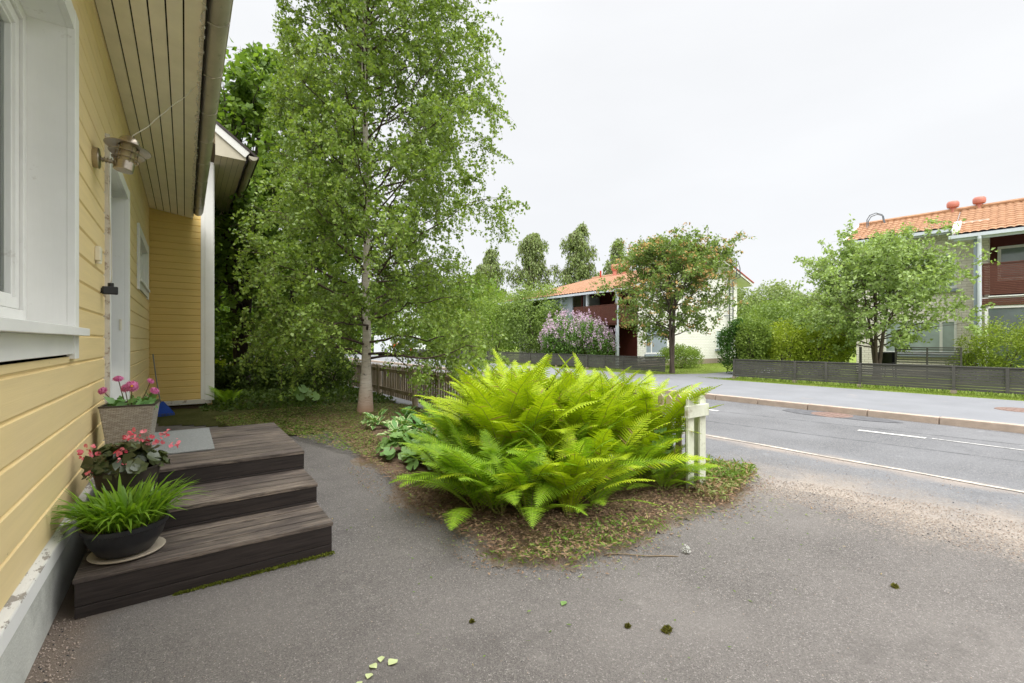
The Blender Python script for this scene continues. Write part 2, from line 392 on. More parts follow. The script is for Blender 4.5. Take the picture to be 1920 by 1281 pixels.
# foliage
M['leaf_birch'] = leafmat('birch_leaves', (0.148, 0.234, 0.044), (0.308, 0.407, 0.086), .40, .42, .4)
M['leaf_maple'] = leafmat('maple_leaves', (0.119, 0.206, 0.035), (0.250, 0.362, 0.062), .42, .5, .25)
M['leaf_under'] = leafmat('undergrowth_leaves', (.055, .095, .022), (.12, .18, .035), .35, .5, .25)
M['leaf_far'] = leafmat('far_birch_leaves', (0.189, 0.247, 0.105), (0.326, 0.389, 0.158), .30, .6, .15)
M['leaf_rowan'] = leafmat('rowan_leaves', (0.143, 0.215, 0.055), (0.275, 0.374, 0.099), .32, .5, .25)
M['rowan_bloom'] = leafmat('rowan_flower_heads', (.44, .27, .09), (.58, .40, .17), .15, .8, .1, (1, 1, 1))
M['leaf_lilac'] = leafmat('lilac_leaves', (0.115, 0.223, 0.054), (0.230, 0.378, 0.095), .32, .5, .25)
M['lilac_bloom'] = leafmat('lilac_blossom', (.62, .42, .56), (.84, .70, .79), .2, .8, .1, (1, 1, 1))
M['leaf_bush'] = leafmat('bush_leaves', (.15, .225, .05), (.30, .40, .085), .35, .5, .2)
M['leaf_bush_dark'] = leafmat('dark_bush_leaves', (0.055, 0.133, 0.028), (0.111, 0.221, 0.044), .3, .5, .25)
M['leaf_yellow'] = leafmat('yellow_green_leaves', (0.252, 0.336, 0.036), (0.456, 0.528, 0.072), .35, .5, .2)
M['leaf_tree'] = leafmat('grey_green_leaves', (0.234, 0.328, 0.109), (0.437, 0.562, 0.203), .32, .5, .25)
M['leaf_thuja'] = leafmat('thuja_sprays', (0.192, 0.276, 0.036), (0.360, 0.432, 0.072), .25, .6, .2)
M['fern'] = leafmat('fern_fronds', (0.288, 0.409, 0.013), (0.465, 0.558, 0.020), .32, .55, .22, (1.15, 1.2, .5), c3=(.34, .27, .08), p3=.975)
M['fern_stem'] = mat('fern_stems', (.20, .22, .05), .6, .2)
M['hosta'] = leafmat('hosta_leaf', (.12, .27, .07), (.19, .36, .11), .25, .4, .4)
M['hosta_edge'] = leafmat('hosta_leaf_margin', (.50, .58, .28), (.60, .66, .36), .25, .4, .4)
M['mantle'] = leafmat('ladys_mantle_leaf', (.15, .28, .075), (.24, .37, .11), .25, .45, .4)
M['grassblade'] = leafmat('grass_blades', (.13, .26, .02), (.26, .42, .04), .40, .4, .35)
M['weed'] = leafmat('weed_leaves', (.10, .18, .025), (.22, .33, .05), .3, .5, .2, c3=(.34, .26, .12), p3=.80)
M['clip'] = leafmat('garden_clippings', (.16, .20, .05), (.36, .40, .16), .2, .6, .2, c3=(.30, .20, .11), p3=.55)
M['litter'] = leafmat('dry_litter', (.17, .10, .06), (.36, .25, .16), .1, .8, .1, (1, 1, 1), c3=(.22, .28, .07), p3=.86)
M['stone'] = leafmat('loose_stones', (.30, .24, .20), (.52, .42, .34), 0, .8, .2, (1, 1, 1), c3=(.06, .06, .065), p3=.88)
M['begonia_leaf'] = leafmat('begonia_leaf', (.035, .05, .015), (.10, .12, .045), .15, .3, .6)
M['begonia_flower'] = leafmat('begonia_petals', (.60, .015, .05), (.90, .30, .34), .2, .5, .2, (1, 1, 1))
M['dahlia'] = leafmat('dahlia_petals', (.62, .12, .33), (.78, .30, .52), .2, .5, .2, (1, 1, 1))
M['dahlia_eye'] = mat('dahlia_centre', (.75, .35, .02), .7, .1)
M['stem'] = mat('brown_green_stem', (.14, .10, .05), .6, .2)
M['green_stem'] = mat('green_stem', (.10, .18, .04), .6, .2)
M['blackpot'] = mat('black_plastic_pot', (.022, .022, .025), .4, .25, 20)
M['brownpot'] = mat('brown_black_pot', (.045, .036, .030), .45, .2, 20)
M['saucer'] = mat('beige_saucer', s2l((172, 160, 142)), .5, .08)
M['blue'] = mat('blue_plastic', (.01, .07, .45), .4, .1)
M['bulb'] = mat('clear_bulb', s2l((214, 214, 206)), .15, .05)
M['wire'] = mat('pale_wire', s2l((200, 194, 180)), .5, .05)
M['carwhite'] = mat('white_car_paint', s2l((220, 222, 226)), .25, .03)
M['carred'] = mat('orange_red_paint', (.75, .08, .02), .4, .05)
M['tyre'] = mat('tyre_rubber', (.02, .02, .02), .8, .1)

def wicker():
    q = NT('grey_wicker'); sx = q.n('ShaderNodeSeparateXYZ'); q.l(q.tc.outputs['Object'], sx.inputs[0])
    cb = q.n('ShaderNodeCombineXYZ'); q.l(q.math('ADD', sx.outputs[0], sx.outputs[1]), cb.inputs[0]); q.l(sx.outputs[2], cb.inputs[1])
    b = q.n('ShaderNodeTexBrick'); q.l(cb.outputs[0], b.inputs['Vector']); b.inputs['Scale'].default_value = 1
    b.inputs['Brick Width'].default_value = .030; b.inputs['Row Height'].default_value = .0088; b.inputs['Mortar Size'].default_value = .0013; b.inputs['Mortar Smooth'].default_value = .8
    b.inputs['Color1'].default_value = (*s2l((190, 182, 170)), 1); b.inputs['Color2'].default_value = (*s2l((160, 150, 138)), 1); b.inputs['Mortar'].default_value = (.07, .055, .045, 1)
    q.base(b.outputs[0]); q.rough(.55); q.bump(q.math('SUBTRACT', 1, b.outputs['Fac']), .8, .004); return q.m
M['wicker'] = wicker()

# ------------------------------------------------------------------ foliage tools (numpy)
def unit(a): return a / np.maximum(np.linalg.norm(a, axis=-1, keepdims=True), 1e-9)

def grow(rng, o, d, L, n, droop=0., jit=.15):
    P = len(o); s = np.linspace(0, 1, n)
    p = o[:, None] + d[:, None] * (L[:, None] * s)[..., None]
    p[..., 2] -= (droop * L)[:, None] * s ** 2 if np.ndim(droop) else droop * L[:, None] * s ** 2
    j = np.cumsum(rng.normal(size=(P, n, 3)) * (jit * L / n)[:, None, None], axis=1); j[:, 0] = 0
    return p + j

def spawn(rng, paths, k, t0, t1, ang, up=0.):
    P, n, _ = paths.shape; idx = np.repeat(np.arange(P), k)
    t = t0 + (t1 - t0) * (np.tile((np.arange(k) + .5) / k, P) + rng.uniform(-.5, .5, P * k) / k); t = np.clip(t, 0, .999)
    f = t * (n - 1); i = f.astype(int); fr = (f - i)[:, None]
    a = paths[idx, i]; b = paths[idx, i + 1]; o = a + (b - a) * fr; d = unit(b - a)
    r = rng.normal(size=o.shape); r -= (r * d).sum(1, keepdims=True) * d; r = unit(r)
    A = ang * rng.uniform(.75, 1.25, len(o))[:, None]
    nd = d * np.cos(A) + r * np.sin(A); nd[:, 2] += up
    return idx, t, o, unit(nd)

def tubes(paths, rad, sides):
    P, n, _ = paths.shape
    d = np.empty_like(paths); d[:, 1:-1] = paths[:, 2:] - paths[:, :-2]; d[:, 0] = paths[:, 1] - paths[:, 0]; d[:, -1] = paths[:, -1] - paths[:, -2]
    d = unit(d); ref = np.array([.31, .17, .93]); a = unit(np.cross(d, ref)); b = np.cross(d, a)
    th = 2 * np.pi * np.arange(sides) / sides
    V = paths[:, :, None] + (a[:, :, None] * np.cos(th)[None, None, :, None] + b[:, :, None] * np.sin(th)[None, None, :, None]) * rad[:, :, None, None]
    base = (np.arange(P) * n * sides)[:, None, None] + (np.arange(n - 1) * sides)[None, :, None]; k = np.arange(sides)[None, None, :]; k2 = (k + 1) % sides
    F = np.stack([base + k, base + k2, base + sides + k2, base + sides + k], -1).reshape(-1, 4)
    return V.reshape(-1, 3), F

def join(parts):
    V = []; F = []; o = 0
    for v, f in parts: V.append(v); F.append(f + o); o += len(v)
    return np.concatenate(V), np.concatenate(F)

def leafquads(rng, P, L, W=.7, down=.35, fold=.0, size_var=.35):
    n = len(P); a = rng.normal(size=(n, 3)); a = unit(a); a[:, 2] -= down; a = unit(a)
    r = rng.normal(size=(n, 3)); r -= (r * a).sum(1, keepdims=True) * a; b = unit(r)
    l = (L * rng.uniform(1 - size_var, 1 + size_var, n))[:, None]; w_ = l * W
    c = np.cross(a, b) * w_ * .12
    V = np.stack([P, P + a * l * .42 + b * w_ * .5 + c, P + a * l, P + a * l * .42 - b * w_ * .5 + c], 1).reshape(-1, 3)
    F = np.arange(n * 4).reshape(n, 4)
    return V, F

def make_tree(name, label, cat, base, H, tr, z0, Rf, nl, leaf, nleaf, mats, seed, elev=(60, 25), droop=.15, n2=8, n3=7, kleaf=10, stems=1, lean=(0, 0), leafW=.75,
              spread=.7, up=.15, down=.35, fork=None, group=None, tw_droop=.5, l2=.42, l3=.22, bloom=None, rlimb=.35, mat_tw=None, stem_spread=.4, top_taper=.03, flare=.35, clip=None, zexp=.9):
    rng = np.random.default_rng(seed); root = thing(name, label, cat, base, 0, group)
    parts = []; tw = []
    trunks = []
    for k in range(stems):
        n = 16; s = np.linspace(0, 1, n); a = 2 * math.pi * (k + rng.uniform(0, .5)) / max(stems, 1)
        off = np.array([math.cos(a), math.sin(a)]) * (stem_spread if stems > 1 else 0)
        Hk = H * (1 if k == 0 else rng.uniform(.75, .97)); p = np.zeros((n, 3))
        p[:, 2] = s * Hk; bend = s ** 1.2 if stems > 1 else s
        p[:, 0] = off[0] * (.25 + 3.2 * bend) * (.5 if stems > 1 else 0) + lean[0] * s * H + np.cumsum(rng.normal(0, .012, n)) * H * .12
        p[:, 1] = off[1] * (.25 + 3.2 * bend) * (.5 if stems > 1 else 0) + lean[1] * s * H + np.cumsum(rng.normal(0, .012, n)) * H * .12
        p[0, :2] = off * .25
        rk = tr * (1 if stems == 1 else rng.uniform(.55, .9)); rad = rk * (1 - s) ** .8 + top_taper * tr + rk * flare * np.exp(-s * 22)
        parts.append(tubes(p[None], rad[None], 12)); trunks.append(p)
    per = max(1, nl // stems); O = []; D = []; Ls = []; RR = []
    for k, p in enumerate(trunks):
        Hk = p[-1, 2]
        for i in range(per):
            f = (i + rng.uniform(0, 1)) / per; z = z0 + (Hk - z0) * f ** zexp * .985
            az_ = i * 2.39996 + rng.uniform(-.4, .4) + k; el_ = R(elev[0] + (elev[1] - elev[0]) * f) * rng.uniform(.85, 1.15)
            o = np.array([np.interp(z, p[:, 2], p[:, 0]), np.interp(z, p[:, 2], p[:, 1]), z])
            Rz = float(Rf(z + .25 * Rf(z))); av = max(.15, Hk * 1.0 - z)
            el_ = max(el_, math.atan2(Rz, av)); L = Rz / math.sin(el_) * rng.uniform(.72, 1.04)
            O.append(o); D.append([math.cos(az_) * math.sin(el_), math.sin(az_) * math.sin(el_), math.cos(el_)]); Ls.append(L)
            RR.append(tr * rlimb * (1 - f) ** .5 * (1 / stems ** .3) + .006)
    O = np.array(O); D = np.array(D); Ls = np.array(Ls); RR = np.array(RR)
    n = 9; P1 = grow(rng, O, D, Ls, n, droop, .22); s = np.linspace(1, .12, n)
    if clip:
        for _ in range(9):
            bad = clip(P1.reshape(-1, 3)).reshape(P1.shape[:2]).any(1)
            P1[bad] = P1[bad, :1] + (P1[bad] - P1[bad, :1]) * .8; Ls[bad] *= .8
    tw.append(tubes(P1, RR[:, None] * s[None], 6))
    i2, t2, o2, d2 = spawn(rng, P1, n2, .12, 1, spread, up); L2 = Ls[i2] * l2 * (1.15 - t2 * .75) * rng.uniform(.7, 1.3, len(i2))
    P2 = grow(rng, o2, d2, L2, 6, droop, .25); r2 = np.maximum(RR[i2] * (1.1 - t2) * .45, .003)
    if clip:
        k_ = ~clip(P2.reshape(-1, 3)).reshape(P2.shape[:2]).any(1); P2 = P2[k_]; r2 = r2[k_]
    tw.append(tubes(P2, r2[:, None] * np.linspace(1, .25, 6)[None], 4))
    i3, t3, o3, d3 = spawn(rng, P2, n3, .15, 1, spread * 1.1, 0.); L3 = (Ls.mean() * l3) * rng.uniform(.5, 1.3, len(i3))
    P3 = grow(rng, o3, d3, L3, 5, tw_droop, .25)
    if clip: P3 = P3[~clip(P3.reshape(-1, 3)).reshape(P3.shape[:2]).any(1)]
    tw.append(tubes(P3, np.full((len(P3), 5), .0028 * max(1, leaf / .06)) * np.linspace(1, .4, 5)[None], 3))
    allp = P3.reshape(-1, 5, 3)
    m = len(allp); ii = rng.integers(0, m, nleaf); tt = rng.uniform(.1, 1, nleaf) * 3.999; ja = tt.astype(int); fr = (tt - ja)[:, None]
    pts = allp[ii, ja] * (1 - fr) + allp[ii, ja + 1] * fr + rng.normal(0, leaf * .35, (nleaf, 3))
    pts = pts[pts[:, 2] > .05]
    V, F = leafquads(rng, pts, leaf, leafW, down)
    tv, tf = join(parts)
    trunk = link_mesh('trunk', np_mesh('trunk', tv, tf, smooth=True), mats[0], root)
    tv, tf = join(tw); link_mesh('branches', np_mesh('branches', tv, tf, smooth=True), mats[2] if len(mats) > 2 else mats[0], root)
    link_mesh('crown', np_mesh('crown', V, F), mats[1], root)
    if bloom:
        nb, bs, bm, per_ = bloom; ends = P3[:, -1]; rr = np.linalg.norm(ends[:, :2], axis=1); key = rr + rng.normal(0, .6, len(ends))
        sel = ends[np.argsort(-key)[:int(len(ends) * .75)]]; c = sel[rng.integers(0, len(sel), nb)]
        q = np.repeat(c, per_, 0) + rng.normal(0, bs, (nb * per_, 3)) * [1, 1, .45]
        V, F = leafquads(rng, q, bs * .8, 1.0, 0); link_mesh('blossoms', np_mesh('blossoms', V, F), bm, root)
    return root

def blob_points(rng, blobs, n, shell=.55):
    """blobs: list of (cx,cy,cz,rx,ry,rz)"""
    B = np.array(blobs, float); wgt = (B[:, 3] * B[:, 4] + B[:, 4] * B[:, 5] + B[:, 3] * B[:, 5]); i = rng.choice(len(B), n, p=wgt / wgt.sum())
    d = unit(rng.normal(size=(n, 3))); r = shell + (1.08 - shell) * rng.uniform(0, 1, n) ** .8
    ph = rng.uniform(0, 6.28, (len(B), 3)); fr = rng.uniform(2.5, 5, (len(B), 3))
    lump = 1 + .13 * np.sin(d[:, 0] * fr[i, 0] * 2 + ph[i, 0]) * np.sin(d[:, 2] * fr[i, 1] * 2 + ph[i, 1]) + .08 * np.sin(d[:, 1] * fr[i, 2] * 3 + ph[i, 2])
    return B[i, :3] + d * B[i, 3:] * (r * lump)[:, None], i, d

def make_bush(name, label, cat, base, blobs, n, leaf, mats, seed, group=None, stems=6, bloom=None, shell=.5, W=.7, down=.1, sub=7):
    rng = np.random.default_rng(seed); root = thing(name, label, cat, base, 0, group)
    big = list(blobs)
    for b in blobs:    # smaller lobes breaking the outline
        for _ in range(sub):
            d = unit(rng.normal(size=3)); d[2] = abs(d[2]) * .9; f = rng.uniform(.25, .42)
            big.append((b[0] + d[0] * b[3] * .82, b[1] + d[1] * b[4] * .82, b[2] + d[2] * b[5] * .82, b[3] * f, b[4] * f, b[5] * f))
    p, i, d = blob_points(rng, big, n, shell); p = p[p[:, 2] > .02]
    V, F = leafquads(rng, p, leaf, W, down)
    st = MB()
    for k in range(stems):
        b = blobs[k % len(blobs)]; a = rng.uniform(0, 6.28); e_ = (b[0] + math.cos(a) * b[3] * .6, b[1] + math.sin(a) * b[4] * .6, b[2] + b[5] * .5)
        x0, y0 = b[0] + math.cos(a) * .12, b[1] + math.sin(a) * .12
        st.tube([(x0, y0, 0), (x0 * .6 + e_[0] * .4, y0 * .7 + e_[1] * .3, e_[2] * .45), e_], [.035, .022, .008], 6)
    st.build('stems', mats[0], root, smooth=True)
    link_mesh('foliage', np_mesh('foliage', V, F), mats[1], root)
    if bloom:
        nb, bs, bm, per_, zf = bloom; q, _, dd = blob_points(rng, big, nb * 3, 1.04); q = q[(dd[:, 2] > zf)][:nb]
        t = rng.uniform(0, 1, (len(q), per_)); c = q[:, None] + rng.normal(0, 1, (len(q), per_, 3)) * (bs * (1 - t) * .5)[..., None]; c[..., 2] += t * bs * 2.2
        V, F = leafquads(rng, c.reshape(-1, 3), bs * .45, 1., 0); link_mesh('blossoms', np_mesh('blossoms', V, F), bm, root)
    return root

def in_poly(P, poly):
    x, y = P[:, 0], P[:, 1]; ins = np.zeros(len(P), bool); n = len(poly)
    for i in range(n):
        x1, y1 = poly[i]; x2, y2 = poly[(i + 1) % n]
        c = ((y1 > y) != (y2 > y)) & (x < (x2 - x1) * (y - y1) / (y2 - y1 + 1e-12) + x1); ins ^= c
    return ins

def edge_dist(P, poly):
    d = np.full(len(P), 1e9)
    for i in range(len(poly)):
        a = np.array(poly[i]); b = np.array(poly[(i + 1) % len(poly)]); ab = b - a
        t = np.clip(((P - a) @ ab) / (ab @ ab), 0, 1); d = np.minimum(d, np.linalg.norm(P - (a + t[:, None] * ab), axis=1))
    return d

def scatter(rng, poly, n):
    p = np.array(poly); lo, hi = p.min(0), p.max(0); out_ = []
    while sum(map(len, out_)) < n:
        q = rng.uniform(lo, hi, (n * 2, 2)); out_.append(q[in_poly(q, poly)])
    return np.concatenate(out_)[:n]

def bed(name, poly, m, step, h, edge, seed, z=.004, rough=.02):
    """soil sheet with a low uneven mound inside a ragged outline"""
    rng = np.random.default_rng(seed); p = np.array(poly); lo, hi = p.min(0) - .2, p.max(0) + .2
    xs = np.arange(lo[0], hi[0], step); ys = np.arange(lo[1], hi[1], step); X, Y = np.meshgrid(xs, ys, indexing='ij')
    G = np.stack([X.ravel(), Y.ravel()], 1); ins = in_poly(G, poly); d = edge_dist(G, poly) * np.where(ins, 1, -1)
    nz_ = .09 * np.sin(G[:, 0] * 5.1 + seed) * np.sin(G[:, 1] * 4.3 + 1) + .05 * np.sin(G[:, 0] * 13 + 2) * np.sin(G[:, 1] * 11 + seed) + rng.normal(0, .02, len(G))
    d = d + nz_; H_ = z + h * np.clip(d / edge, 0, 1) ** 1.2 + rng.normal(0, rough, len(G)) * np.clip(d / .15, 0, 1); H_[d <= 0] = -.012
    H_ = np.where((d > 0), np.maximum(H_, z), H_)
    V = np.column_stack([G, H_]); nx, ny = len(xs), len(ys); I = np.arange(nx * ny).reshape(nx, ny)
    F = np.stack([I[:-1, :-1], I[1:, :-1], I[1:, 1:], I[:-1, 1:]], -1).reshape(-1, 4); F = F[(d[F] > -.04).all(1)]
    return link_mesh(name, np_mesh(name, V, F, smooth=True), m)

# ================================================================== THE SETTING
def sheet(name, poly, m, z, kind='structure'):
    mb = MB(); mb.face([(x, y, z) for x, y in poly]); o = mb.build(name, m); o['kind'] = kind; return o
def worldloc(o):
    v = Vector((0, 0, 0))
    while o is not None: v += o.location; o = o.parent
    return v
def B(mb, name, m, parent=None, **k):
    """build from world coordinates under an unrotated parent"""
    if parent is not None:
        q = worldloc(parent); mb.v = [(a[0] - q.x, a[1] - q.y, a[2] - q.z) for a in mb.v]
    return mb.build(name, m, parent, **k)

sheet('ground', [(-400, -400), (400, -400), (400, 400), (-400, 400)], M['lawn'], -.03)
sheet('driveway', [(-3, -12), (4.78, -12), (4.78, 1.5), (4.62, 2.1), (4.3, 2.5), (4.05, 2.8), (4.05, 8.9), (1.2, 9.1), (.4, 11.4), (-3, 11.4)], M['drive'], 0)
sheet('street', [(3.9, -60), (10.36, -60), (10.36, 90), (3.9, 90)], M['road'], -.004)
# kerb stones across the street, each about a metre long, one kerb
mb = MB(); y = -30
rr = random.Random(3)
while y < 60:
    mb.box(10.36, 10.50, y + .006, y + .994, -.1, .115 + rr.uniform(-.004, .004)); y += 1.0
structure(mb.build('kerb', M['kerb'], bevel=.012))
mb = MB(); mb.box(10.503, 14.75, -60, 90, -.2, .108); structure(mb.build('sidewalk', M['walk']))
mb = MB(); mb.box(14.72, 60, -60, 90, -.25, .098); structure(mb.build('lawn', M['lawn']))
sheet('garden_path', [(14.76, 8.5), (24, 9.3), (24, 10.6), (17, 10.2), (14.76, 11.3)], M['walk'], .106)
# road paint
mb = MB()
mb.face([(8.57, 2.61, .003), (8.67, 2.61, .003), (8.75, 1.82, .003), (8.65, 1.82, .003)])
mb.face([(8.66, 9.1, .003), (8.76, 9.1, .003), (8.76, 4.98, .003), (8.66, 4.98, .003)])
mb.face([(8.72, 1.76, .003), (8.755, 1.76, .003), (8.82, -1.2, .003), (8.785, -1.2, .003)])
structure(mb.build('lane_marking', M['paint_line']))
mb = MB(); n = 60
for i in range(n):
    y0, y1 = -.3 + i * .3, -.3 + (i + 1) * .3; w0 = .030 + .008 * math.sin(i * 2.1)
    x0 = 6.33 + .012 * math.sin(i * 1.3); x1 = 6.33 + .012 * math.sin((i + 1) * 1.3)
    mb.face([(x0 - w0, y0, .0025), (x0 + w0, y0, .0025), (x1 + w0, y1, .0025), (x1 - w0, y1, .0025)])
structure(mb.build('edge_marking', M['edge_line']))
# manholes
def manhole(x, y, z, r, label):
    mb = MB(); mb.lathe([(0, .004), (r * .84, .004), (r * .86, 0), (r * .88, .006), (r, .006), (r + .01, -.01)], 32)
    for k in range(5): mb.box(-r * .6, r * .6, -r * .6 + k * r * .3 - .012, -r * .6 + k * r * .3 + .012, .003, .009)
    o = mb.build('manhole_cover', M['iron'], loc=(x, y, z)); tag(o, label, 'manhole cover')
manhole(10.02, 3.45, .0, .33, 'round worn manhole cover in the road beside the kerb'); manhole(12.75, 1.3, .11, .36, 'rusty brown manhole cover in the far sidewalk at the right edge')
# dark patch of newer asphalt round the manhole
mb = MB(); mb.face([(10.02 + (.42 + .06 * math.sin(5 * t)) * math.cos(t) * .8, 3.45 + (.95 + .12 * math.sin(3 * t)) * math.sin(t), .002) for t in [2 * math.pi * k / 40 for k in range(40)]])
structure(mb.build('asphalt_patch', mat('patch_asphalt', (.10, .10, .105), .9, .3, 9, bump=.5, bs=80)))

# garden bed and shaded lawn
BED = [(1.94, 2.0), (2.45, 1.98), (2.9, 2.06), (3.75, 1.98), (4.3, 2.15), (4.85, 2.35), (4.55, 2.75), (4.12, 3.1), (4.06, 9.2), (3.9, 9.6), (1.15, 9.9), (1.2, 8.6), (1.75, 7.9), (1.78, 6.6), (1.62, 5.4), (1.66, 4.6), (1.5, 3.6), (1.55, 2.75), (1.62, 2.4)]
bedo = bed('garden_bed', BED, M['soil'], .028, .045, .6, 3, rough=.005); structure(bedo)
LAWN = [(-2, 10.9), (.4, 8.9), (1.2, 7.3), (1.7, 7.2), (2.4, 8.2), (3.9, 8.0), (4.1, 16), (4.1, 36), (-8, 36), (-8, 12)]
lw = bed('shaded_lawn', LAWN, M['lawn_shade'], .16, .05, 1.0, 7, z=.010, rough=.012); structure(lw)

# ================================================================== YELLOW HOUSE
XW = -.56; YC = 11.2
house = thing('yellow_house', 'yellow wooden house with white trim and beige eaves on the left', 'house', (-.56, 5, 0))
def siding(mb, mp_, s0, s1, z0, z1, pitch, holes, rec=.010, bev=.014):
    br = sorted({s0, s1, *[h[0] for h in holes], *[h[1] for h in holes]})
    br = [b for b in br if s0 <= b <= s1]
    for a, b in zip(br, br[1:]):
        iv = [(z0, z1)]
        for h in holes:
            if h[0] <= a + 1e-6 and h[1] >= b - 1e-6:
                niv = []
                for (p, q) in iv:
                    if h[2] > p: niv.append((p, min(q, h[2])))
                    if h[3] < q: niv.append((max(p, h[3]), q))
                iv = [(p, q) for p, q in niv if q - p > .003]
        for (p, q) in iv:
            k = int(math.floor((p - z0) / pitch))
            while z0 + k * pitch < q - 1e-6:
                zb = z0 + k * pitch; pr = [(-rec, zb), (-rec, zb + .007), (0, zb + .007 + bev), (0, zb + pitch - .003), (-rec, zb + pitch)]
                pr = [(n_, min(max(z, p), q)) for n_, z in pr]
                for (n1, za), (n2, zc) in zip(pr, pr[1:]):
                    if abs(za - zc) < 1e-6 and abs(n1 - n2) < 1e-6: continue
                    mb.face([mp_(a, n1, za), mp_(b, n1, za), mp_(b, n2, zc), mp_(a, n2, zc)])
                k += 1
mb = MB(); WH = [(1.2, 3.86, 1.31, 3.40), (5.23, 7.04, -1, 3.18), (8.44, 10.62, 2.18, 3.14)]
siding(mb, lambda s, n, z: (XW + n, s, z), -3, YC + .02, .37, 4.02, .177, WH)
B(mb, 'side_wall', M['siding'], house)
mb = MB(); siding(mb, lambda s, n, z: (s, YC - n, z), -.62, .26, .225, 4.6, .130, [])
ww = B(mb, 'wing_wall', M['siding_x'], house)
mb = MB(); mb.box(-6, XW - .6, -3.2, 17, -.1, 4.0); B(mb, 'light_stop_core', M['groove'], house)  # unseen dark filler box, added behind the openings against light leaks
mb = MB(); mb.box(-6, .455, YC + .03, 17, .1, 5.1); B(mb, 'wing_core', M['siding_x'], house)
# corner boards
mb = MB(); mb.box(.26, .325, YC - .030, YC + .02, .225, 4.9); mb.box(.327, .475, YC - .045, YC + .02, .20, 5.08); mb.box(.458, .49, YC - .03, YC + .1, .2, 5.08)
B(mb, 'corner_board', M['white'], house, bevel=.003)
# baseboards
mb = MB()
prof = [(XW - .02, .385), (-.528, .372), (-.524, .365), (-.524, .295), (XW - .02, .295)]
for y0, y1 in ((-3, 5.23), (7.04, YC - .02)):
    for i_, ((xa, za), (xb, zb)) in enumerate(zip(prof, prof[1:])):
        mb.cur = 0 if i_ < 2 else 1; mb.face([(xa, y0, za), (xa, y1, za), (xb, y1, zb), (xb, y0, zb)])
    mb.face([(x, y0, z) for x, z in prof])
B(mb, 'baseboard', [M['flaky'], M['white']], house)
mb = MB(); mb.box(-.55, .44, YC - .035, YC + .01, .135, .225); B(mb, 'wing_baseboard', M['white_weather'], house, bevel=.004)
mb = MB(); mb.box(-6, -.535, -3, 5.3, -.1, .293); mb.box(-6, -.535, 5.302, YC + .05, -.1, .293); B(mb, 'foundation', M['found'], house)
mb = MB(); mb.box(-.54, .34, YC + .03, YC + .3, -.1, .134); mb.box(.37, .44, YC + .06, YC + .2, -.1, .134); B(mb, 'wing_foundation', M['found_brown'], house)

# main eave
ZS0, ZS1 = 3.985, 3.885
mb = MB(); nb = 6; x0 = XW; wdt = (.10 - XW) / nb
def zs(x): return ZS0 + (ZS1 - ZS0) * (x - XW) / (.10 - XW)
for i in range(nb):
    a, b = x0 + i * wdt + .006, x0 + (i + 1) * wdt - (.005 if i < nb - 1 else 0)
    y1_ = YC - .012
    vs = [(a, -3, zs(a)), (b, -3, zs(b)), (b, y1_, zs(b)), (a, y1_, zs(a))]; mb.face(vs)
    mb.face([(a, -3, zs(a)), (a, y1_, zs(a)), (a, y1_, zs(a) + .02), (a, -3, zs(a) + .02)]); mb.face([(b, -3, zs(b)), (b, -3, zs(b) + .02), (b, y1_, zs(b) + .02), (b, y1_, zs(b))])
B(mb, 'soffit_boards', M['soffit'], house)
mb = MB(); mb.face([(XW - .02, -3, ZS0 + .025), (.10, -3, ZS1 + .025), (.10, YC - .012, ZS1 + .025), (XW - .02, YC - .012, ZS0 + .025)]); B(mb, 'soffit_backing', M['groove'], house)
mb = MB(); mb.box(.10, .125, -3, YC - .02, 3.868, 4.03); B(mb, 'fascia', M['soffit'], house)
mb = MB(); mb.face([(.10, -3, 4.05), (.10, YC - .02, 4.05), (-5, YC - .02, 6.3), (-5, -3, 6.3)]); mb.face([(.10, -3, 4.03), (-5, -3, 6.28), (-5, YC - .02, 6.28), (.10, YC - .02, 4.03)])
B(mb, 'main_roof', M['roofdark'], house)
# half-round gutter
def gutter(name, x, y0, y1, z, r, m, parent, ends=True):
    mb = MB(); n = 14; ring = [(x + r * math.cos(t), z + r * math.sin(t)) for t in [math.pi + math.pi * k / n for k in range(n + 1)]]
    ring2 = [(x + (r - .006) * math.cos(t), z + (r - .006) * math.sin(t)) for t in [math.pi + math.pi * k / n for k in range(n + 1)]]
    for a, b in zip(ring, ring[1:]): mb.face([(a[0], y0, a[1]), (b[0], y0, b[1]), (b[0], y1, b[1]), (a[0], y1, a[1])])
    for a, b in zip(ring2, ring2[1:]): mb.face([(a[0], y0, a[1]), (a[0], y1, a[1]), (b[0], y1, b[1]), (b[0], y0, b[1])])
    mb.tube([(x + r, y0, z), (x + r, y1, z)], .008, 8)
    if ends:
        for yy in (y0, y1): mb.face([(p[0], yy, p[1]) for p in ring])
    return B(mb, name, m, parent, auto=40)
g = gutter('gutter', .205, -3, YC - .42, 3.93, .078, M['gutter'], house)
for k in range(16):
    mb = MB(); mb.tube([(.125, -2.6 + k * .85, 3.95), (.13, -2.6 + k * .85, 3.86), (.205, -2.6 + k * .85, 3.845), (.275, -2.6 + k * .85, 3.88), (.288, -2.6 + k * .85, 3.93)], .005, 5)
    B(mb, 'gutter_bracket', M['gutter'], g)
mb = MB(); mb.box(.126, .135, -3, YC - .4, 3.84, 3.95); B(mb, 'drip_edge', M['groove'], house)

